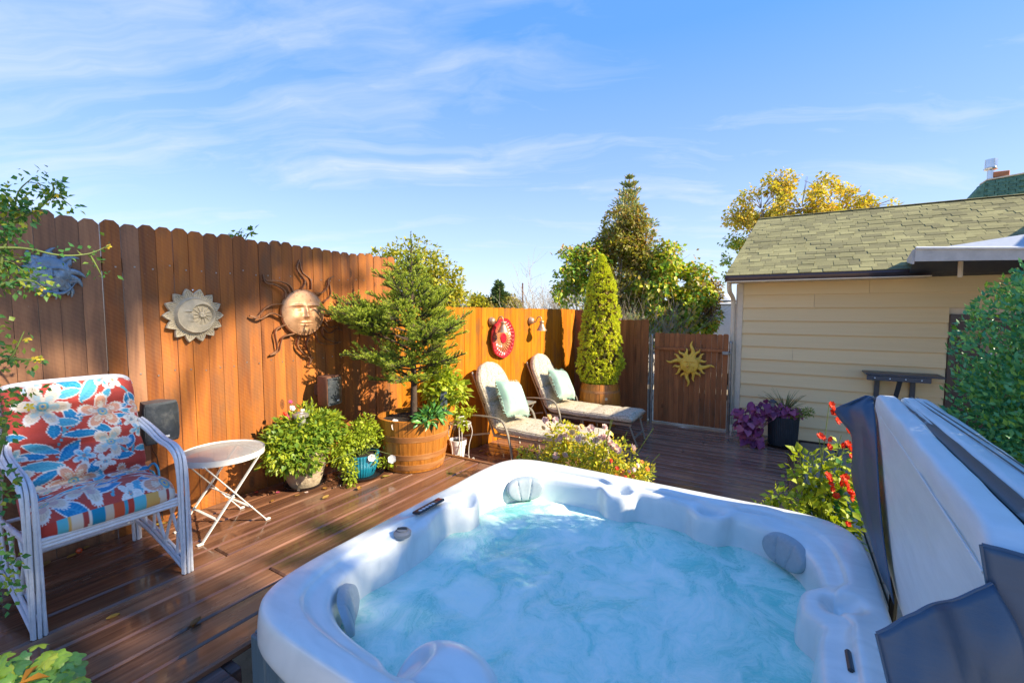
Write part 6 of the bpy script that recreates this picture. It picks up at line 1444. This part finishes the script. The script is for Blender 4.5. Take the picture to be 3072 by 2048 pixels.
# ---- sprig peeking over the tall fence
tg = thing('vine_sprig', 'small green sprig poking over the top of the tall fence', 'plant', (-3.72, 1.93, 2.0))
stems((-3.72, 1.93, 1.95), [(-3.72, 1.88, 2.05), (-3.72, 1.99, 2.06), (-3.70, 2.04, 2.09), (-3.71, 1.95, 2.10)], .003).build('stems', G_STEM, tg)
link('foliage', foliage_mesh('foliage', [((-3.71, 1.90, 2.045), (.03, .06, .025)), ((-3.70, 2.03, 2.08), (.02, .035, .03)), ((-3.70, 1.96, 2.07), (.03, .04, .04))], 34, .045, G_MID, fill=.5, asp=.6), tg)
# ================================================================ TREES BEYOND THE FENCES
M_trunk = simple('grey brown trunk', (.16, .12, .09), .9, var=.3, scale=8, bump=.8); M_twig = simple('pale grey twig', (.30, .25, .19), .85, var=.2)
def tree(name, label, base, top, blobs, mat, n, size, r=.1, gap=.3, gscale=1.3, droop=.25, asp=.5, twig=None, extra=None, fill=.4, group=None, out=.6):
    t = thing(name, label, 'tree' if 'tree' in name else 'shrub', base, group=group); b = Vector(base); tp_ = Vector(top)
    m = MB(); m.tube(bez([b, b.lerp(tp_, .5) + Vector((random.gauss(0, .06), random.gauss(0, .06), 0)), tp_], 12), [r * (1 - .75 * i / 12) for i in range(13)], 9); m.build('trunk', M_trunk, t, 60)
    m = MB()
    for c, rad in blobs:
        c = Vector(c); q = b.lerp(tp_, random.uniform(.35, .8)); m.tube(bez([q, q.lerp(c, .5) + Vector((0, 0, -.05 * (c - q).length)), c], 8), [r * .4 * (1 - .7 * i / 8) for i in range(9)], 6, cap=False)
        for _ in range(14):
            dv = Vector((random.gauss(0, 1), random.gauss(0, 1), random.gauss(.2, 1))).normalized(); m.tube([c + dv * min(rad) * .1, c + Vector((dv.x * rad[0], dv.y * rad[1], dv.z * rad[2])) * .95], [r * .12, r * .03], 4, cap=False)
    tag(m.build('branches', twig or M_trunk, t), kind='stuff')
    link('crown', foliage_mesh('crown', blobs, n, size, mat, fill=fill, droop=droop, out=out, asp=asp, gap=gap, gscale=gscale, jit=.6), t)
    if extra: link('autumn_leaves', foliage_mesh('autumn_leaves', extra[0], extra[1], size, extra[2], fill=.5, droop=droop, asp=asp, gap=gap, gscale=gscale, jit=.6), t)
    return t
T_YEL = leafmat('yellow green tree leaf', [(0.154, 0.197, 0.014), (0.246, 0.272, 0.018), (0.385, 0.363, 0.026), (0.494, 0.423, 0.035)], .35)
T_MAP = leafmat('turning maple leaf', [(0.234, 0.286, 0.035), (0.413, 0.390, 0.047), (0.579, 0.468, 0.059), (0.717, 0.442, 0.082), (0.331, 0.338, 0.041), (0.524, 0.468, 0.059)], .35)
T_MGR = leafmat('green maple leaf', [(0.102, 0.202, 0.031), (0.171, 0.263, 0.031), (0.298, 0.343, 0.039)], .3)
T_OLV = leafmat('olive tree leaf', [(0.160, 0.172, 0.031), (0.274, 0.263, 0.039), (0.458, 0.322, 0.062)], .25)
T_LIL = leafmat('lilac leaf', [(0.106, 0.253, 0.035), (0.199, 0.372, 0.041), (0.365, 0.476, 0.050), (0.610, 0.595, 0.068), (0.610, 0.329, 0.103)], .3, .4)
T_RUS = leafmat('russet vine leaf', [(.20, .21, .04), (.26, .24, .05), (.16, .20, .03), (.36, .22, .07), (.22, .24, .04), (.32, .16, .06)], .3)
T_SPR = leafmat('blue spruce needle', [(0.127, 0.242, 0.124), (0.203, 0.305, 0.148), (0.367, 0.387, 0.124), (0.623, 0.387, 0.124)], .12)
T_CON = leafmat('dark conifer needle', [(0.039, 0.093, 0.040), (0.079, 0.140, 0.050), (0.146, 0.198, 0.054)], .1)
T_PUR = leafmat('purple brown leaf', [(0.122, 0.064, 0.050), (0.197, 0.098, 0.058), (0.246, 0.239, 0.033), (0.393, 0.304, 0.050)], .25)
tree('maple_tree', 'rounded yellow green tree behind the spruce and low fence', (-9.9, 10.4, -.6), (-9.9, 10.4, 2.6), [((-9.9, 10.3, 2.65), (1.15, 1.0, 1.05)), ((-9.35, 10.6, 2.3), (1.05, .9, .95)), ((-10.7, 9.85, 2.85), (.8, .7, .5)), ((-8.95, 10.95, 1.75), (.62, .6, .75)), ((-9.8, 10.4, 1.2), (1.2, 1, .8))], T_YEL, 14000, .13, .14, .44, 2.2)
for nm, lb, x, y, zt_, w_, mt in (('olive_tree', 'leftmost russet olive tree of the far tree line above the low fence', -38.5, 46.8, 4.3, 3.4, T_OLV), ('olive_tree', 'second rounded olive tree of the far tree line', -36.0, 48.2, 3.9, 2.6, T_YEL), ('olive_tree', 'low olive tree of the far line next to the small conifer', -34.4, 49.4, 3.3, 2.2, T_OLV), ('olive_tree', 'far green tree between the small conifer and the pole', -31.9, 51.0, 3.6, 1.7, T_OLV)):
    tree(nm, lb, (x, y, -.6), (x, y, zt_ - 1), [((x, y, zt_ - 1.6), (w_, w_, 1.6)), ((x + w_ * .5, y, zt_ - 2.3), (w_ * .8, w_, 1.6)), ((x - w_ * .5, y, zt_ - 2.4), (w_ * .8, w_, 1.5))], mt, 4500, .42, .3, .40, .5, group='far tree line above the low fence')
def conifer(name, label, base, h, rbot, mat, n, size, z0=.12, asp=.35, lev=14, tilt=.05, rag=.3, cat='tree'):
    t = thing(name, label, cat, base); b = Vector(base); MB().tube([b, b + Vector((0, 0, h))], [.05 + h * .012, .012], 8).build('trunk', M_trunk, t); m = MB(); P, D = [], []
    for k in range(lev):
        f = k / (lev - 1); zz = h * (z0 + (1 - z0) * f * .97); rr_ = rbot * (1 - f) ** .85 + .05
        for j in range(9 if f < .8 else 6):
            a = random.uniform(0, 2 * PI); l = rr_ * random.uniform(1 - rag, 1.08); d = Vector((math.cos(a), math.sin(a), tilt + .35 * f)); p = b + Vector((0, 0, zz)); q = p + d * l; q.z += .12 * l
            m.tube([p, p.lerp(q, .5) + Vector((0, 0, -.04 * l)), q], [.012 + .006 * l, .01, .004], 4, cap=False)
            c = max(3, int(n / (lev * 8) * (l / rbot + .2)))
            for i in range(c):
                g = (i + random.random()) / c; s = p.lerp(q, .12 + .88 * g); w__ = l * .22 * (1 - g * .6); o = Vector((random.gauss(0, w__), random.gauss(0, w__), random.gauss(0, w__ * .5))); P.append(tuple(s + o)); D.append(tuple(d * .7 + o.normalized() * .7 + Vector((0, 0, .25))))
    tag(m.build('branches', M_trunk, t), kind='stuff'); P, D = np.array(P), np.array(D); V, F = leaf_arrays(P, D, rng.normal(size=P.shape), size * (.6 + .8 * rng.random(len(P))), size * asp * .5); link('crown', npmesh('crown', V, F, mat), t); return t
conifer('conifer_tree', 'small dark distant conifer above the low fence', (-32.8, 50.2, -.6), 5.8, 1.9, T_CON, 3400, .55, .25, .4)
conifer('conifer_tree', 'tall blue green spruce with upright tips behind the shrubs', (-5.15, 16.8, -.6), 7.1, 2.1, T_SPR, 17000, .16, .12, .36, 20, .30, .45)
# bare grey shrub
bs_ = thing('bare_shrub', 'leafless grey twiggy shrub left of the cone shrub', 'shrub', (-6.3, 12.5, -.6)); m = MB()
for k in range(20): twigs(m, (-6.3 + random.gauss(0, .35), 12.5 + random.gauss(0, .3), -.6), (random.gauss(-.1, .28), random.gauss(0, .28), 1), random.uniform(1.35, 1.7), .022, 3, .5, 3, 0, None, 4, (3, 5), .12)
tag(m.build('twigs', M_twig, bs_), kind='stuff'); link('foliage', foliage_mesh('foliage', [((-5.6, 12.7, 1.5), (.5, .4, .6)), ((-5.3, 12.7, .9), (.6, .4, .5))], 700, .10, T_LIL, gap=.4), bs_)
tree('lilac_shrub', 'leafy lilac with rusty seed heads left behind the cone shrub', (-4.2, 10.4, -.6), (-4.2, 10.4, 1.6), [((-4.55, 10.15, 2.55), (.42, .4, .45)), ((-4.15, 10.4, 2.55), (.55, .45, .55)), ((-4.6, 10.1, 2.0), (.40, .4, .5)), ((-4.1, 10.45, 1.9), (.6, .5, .6))], T_LIL, 6500, .10, .06, .42, 2.6, .35, .6, M_twig, ([((-4.6, 10.1, 2.75), (.4, .3, .3)), ((-4.2, 10.35, 2.85), (.4, .4, .25))], 260, T_RUS))
tree('russet_vine_shrub', 'russet and yellow vine covered shrub in front of the tall spruce', (-3.5, 10.9, -.6), (-3.5, 10.9, 2.2), [((-3.55, 10.85, 2.9), (.62, .5, .85)), ((-3.2, 11.05, 2.2), (.55, .5, .8)), ((-3.5, 10.85, 3.5), (.5, .45, .5)), ((-3.7, 10.7, 1.8), (.5, .4, .6)), ((-3.0, 11.1, 2.8), (.55, .45, .6)), ((-3.95, 10.6, 2.75), (.5, .4, .5)), ((-3.3, 10.95, 3.6), (.45, .4, .45))], T_RUS, 12000, .095, .06, .42, 2.4, .3, .55, M_twig, ([((-3.6, 10.8, 3.0), (.6, .5, .7)), ((-3.3, 11, 2.3), (.6, .5, .8))], 2000, T_YEL))
tw_ = thing('dry_brush', 'pale dry brushwood behind the return fence', 'shrub', (-3.3, 10.6, -.6)); m = MB()
for k in range(34): twigs(m, (-3.6 + random.gauss(0, .75), 10.5 + random.gauss(0, .2), -.6), (random.gauss(0, .22), random.gauss(0, .2), 1), random.uniform(1.2, 1.75), .013, 2, .4, 3, 0, None, 4, (3, 6), .1)
tag(m.build('twigs', M_twig, tw_), kind='stuff')
tree('lilac_shrub', 'large leafy lilac between the tall spruce and the garage roof', (-2.4, 11.3, -.6), (-2.4, 11.3, 1.8), [((-2.45, 11.25, 2.45), (.62, .5, .62)), ((-1.95, 11.6, 2.0), (.58, .5, .62)), ((-2.8, 11.0, 2.0), (.55, .5, .7)), ((-2.3, 11.3, 1.4), (.75, .55, .6)), ((-2.6, 11.2, .9), (.75, .5, .5)), ((-1.75, 11.75, 1.3), (.42, .4, .5))], T_LIL, 13500, .115, .07, .40, 2.2, .4, .62, M_twig, ([((-2.2, 11.2, 2.3), (.8, .4, .6)), ((-2.0, 11.4, 1.5), (.7, .4, .5))], 420, T_RUS))
tree('purple_leaf_shrub', 'purple brown leaved shrub beside the garage corner', (-1.55, 11.8, -.6), (-1.55, 11.8, 1.5), [((-1.55, 11.8, 1.75), (.26, .28, .5)), ((-1.55, 11.85, 1.25), (.24, .25, .35))], T_PUR, 1700, .075, .05, .40, 3, .4, .6)
mp = [((.4, 23.6, 5.9), (1.5, 1.4, 1.4)), ((-1.1, 22.9, 5.9), (1.2, 1.1, 1.3)), ((1.7, 24.2, 5.8), (1.2, 1.1, 1.1)), ((.6, 23.6, 4.8), (2.0, 1.4, 1.2)), ((-1.4, 22.7, 4.9), (1.1, 1.0, .9)), ((3.0, 25.0, 5.9), (.95, .7, .42)), ((-1.9, 22.4, 5.5), (.8, .7, .6)), ((2.2, 24.4, 6.3), (.8, .7, .5)), ((-.4, 23.2, 6.9), (.8, .8, .7)), ((1.0, 23.9, 6.8), (.75, .7, .6))]
tree('maple_tree', 'golden maple tree turning orange behind the garage roof', (0, 23.4, -.6), (.1, 23.4, 5.2), mp, T_MAP, 21000, .15, .2, .50, 1.35, .25, .62, M_twig, ([((-2.0, 22.2, 4.5), (.8, .6, .35)), ((-2.1, 22.1, 3.7), (.55, .5, .4)), ((-1.6, 22.4, 3.3), (.5, .5, .7)), ((-2.2, 22.1, 2.9), (.5, .4, .25)), ((-1.7, 22.4, 2.3), (.6, .5, .5)), ((-1.2, 22.6, 4.3), (.8, .6, .5)), ((-1.5, 22.4, 1.2), (.8, .5, 1.0))], 2600, T_MGR), out=.5)
# shade tree standing out of frame to the right: its leaf clumps are placed to throw dapples where wanted on fence, chair and deck
tree('shade_tree', 'tall leafy shade tree beyond the house to the right', (13.4, 2.6, -.6), (13.2, 2.6, 10.5), [((13, 2.25, 11.9), (1.3, 1.95, 2.0)), ((13, 3.75, 9.35), (1.2, 1.3, .66)), ((13, 3.75, 9.3), (.9, 1.2, .62)), ((13, 5.0, 13.35), (1.0, 1.5, .55)), ((13, .5, 10.2), (1.3, 1.8, 1.6)), ((13, 3.65, 9.6), (.6, .65, .40)), ((13, 3.7, 11.0), (.7, .6, .45)), ((13, 4.1, 12.6), (.8, .7, .6))], T_MGR, 11000, .24, .3, .50, .95, .2, .6, fill=.6)
# ================================================================ FALLEN LEAVES AND PETALS
LM = leafmat('fallen autumn leaf', [(.30, .15, .03), (.45, .26, .04), (.36, .28, .06), (.50, .36, .08), (.22, .10, .03)], .2, .6, obj=True)
def litter(l, curl):
    P = np.zeros((5, 3, 3)); 
    for i in range(5):
        f = i / 4; wd = l * .30 * math.sin(PI * (f * .92 + .04)) ** .8
        P[i] = [(-wd, l * f, curl * .5 + .004), (0, l * f, .003 + curl * f * .3), (wd, l * f, curl * .7 + .004)]
    return MB().grid(P).mesh('fallen_leaf', LM, 180)
lms = [litter(.05, .012), litter(.065, .018), litter(.04, .008)]
DL = 'dry yellow brown fallen leaf '
FL = [((-3.541, .83), 'touching the fallen cherry tomato under the armchair'), ((-3.56, .721), 'under the armchair, left of the cherry tomato'), ((-3.60, .90), 'against the foot of the fence behind the cherry tomato'), ((-2.652, .756), 'alone on the open deck in front of the armchair'),
      ((-2.261, .891), 'close to the deck edge by the near tub corner'), ((-3.464, 1.622), 'at the foot of the fence behind the side table'), ((-3.113, 2.217), 'in front of the stone pot saucer'), ((-2.918, 2.388), 'in front of the blue pot saucer'), ((-3.202, 2.04), 'at the left front of the stone pot saucer'),
      ((-3.345, 2.45), 'by the fence between the stone pot and the blue pot'), ((-2.94, 2.64), 'right of the blue pot saucer'), ((-3.263, 1.845), 'on the deck between the side table and the stone pot'), ((-3.235, 2.40), 'in the gap between the two pot saucers'), ((-2.982, 2.141), 'farthest from the fence, out in front of the stone pot')]
PILE = [(-3.541, 1.193), (-3.56, 1.246), (-3.486, 1.187), (-3.57, 1.19), (-3.515, 1.239), (-3.53, 1.215)]; HEAP = [(-3.498, .602), (-3.414, .6), (-3.443, .582)]
for i, ((x, y), lb, gr) in enumerate([(p, DL + q, 'fallen leaves on the upper deck') for p, q in FL] + [(p, 'golden leaf in the small pile between the armchair and the side table', 'leaf pile by the armchair') for p in PILE] + [(p, 'brown leaf in the little heap under the left arm of the armchair', 'leaf heap under the armchair') for p in HEAP]):
    o = link('fallen_leaf', lms[i % 3]); o.location = (x, y, .003 + (.004 * (i % 4) if 'pile' in lb or 'heap' in lb else 0)); o.rotation_euler = (0, 0, random.uniform(0, 6.28)); tag(o, lb, 'leaf', gr)
for (x, y), lb in (((-3.344, 4.732), 'dry fallen leaf under the nearer chaise, the one closer to the fence'), ((-3.20, 4.649), 'dry fallen leaf under the nearer chaise, the one farther from the fence')):
    o = link('fallen_leaf', lms[1]); o.location = (x, y, L0 + .003); o.rotation_euler = (0, 0, random.uniform(0, 6)); tag(o, lb, 'leaf', 'fallen leaves under the chaise')
for (x, y), mt_, lb in (((-3.55, 1.893), M_redf, 'red fallen petal at the foot of the fence left of the stone pot'), ((-3.40, 1.98), M_mag, 'magenta fallen petal left of the stone pot saucer'), ((-3.205, 2.10), M_pink, 'pale pink fallen petal at the front of the stone pot saucer')):
    o = petals(MB(), (0, 0, .004), (0, 0, 1), .016, 4, .2, 1).build('fallen_petal', mt_); o.location = (x, y, .0); tag(o, lb, 'petal', 'fallen petals near the stone pot')
o = MB().lathe([(.001, -.016), (.011, -.012), (.016, 0), (.011, .012), (.001, .015)], (-3.555, .845, .017), 16).build('berry', simple('red orange berry', (.6, .08, .015), .25)); o.modifiers.clear() if False else None; tag(o, 'single red orange cherry tomato fallen under the armchair', 'tomato')
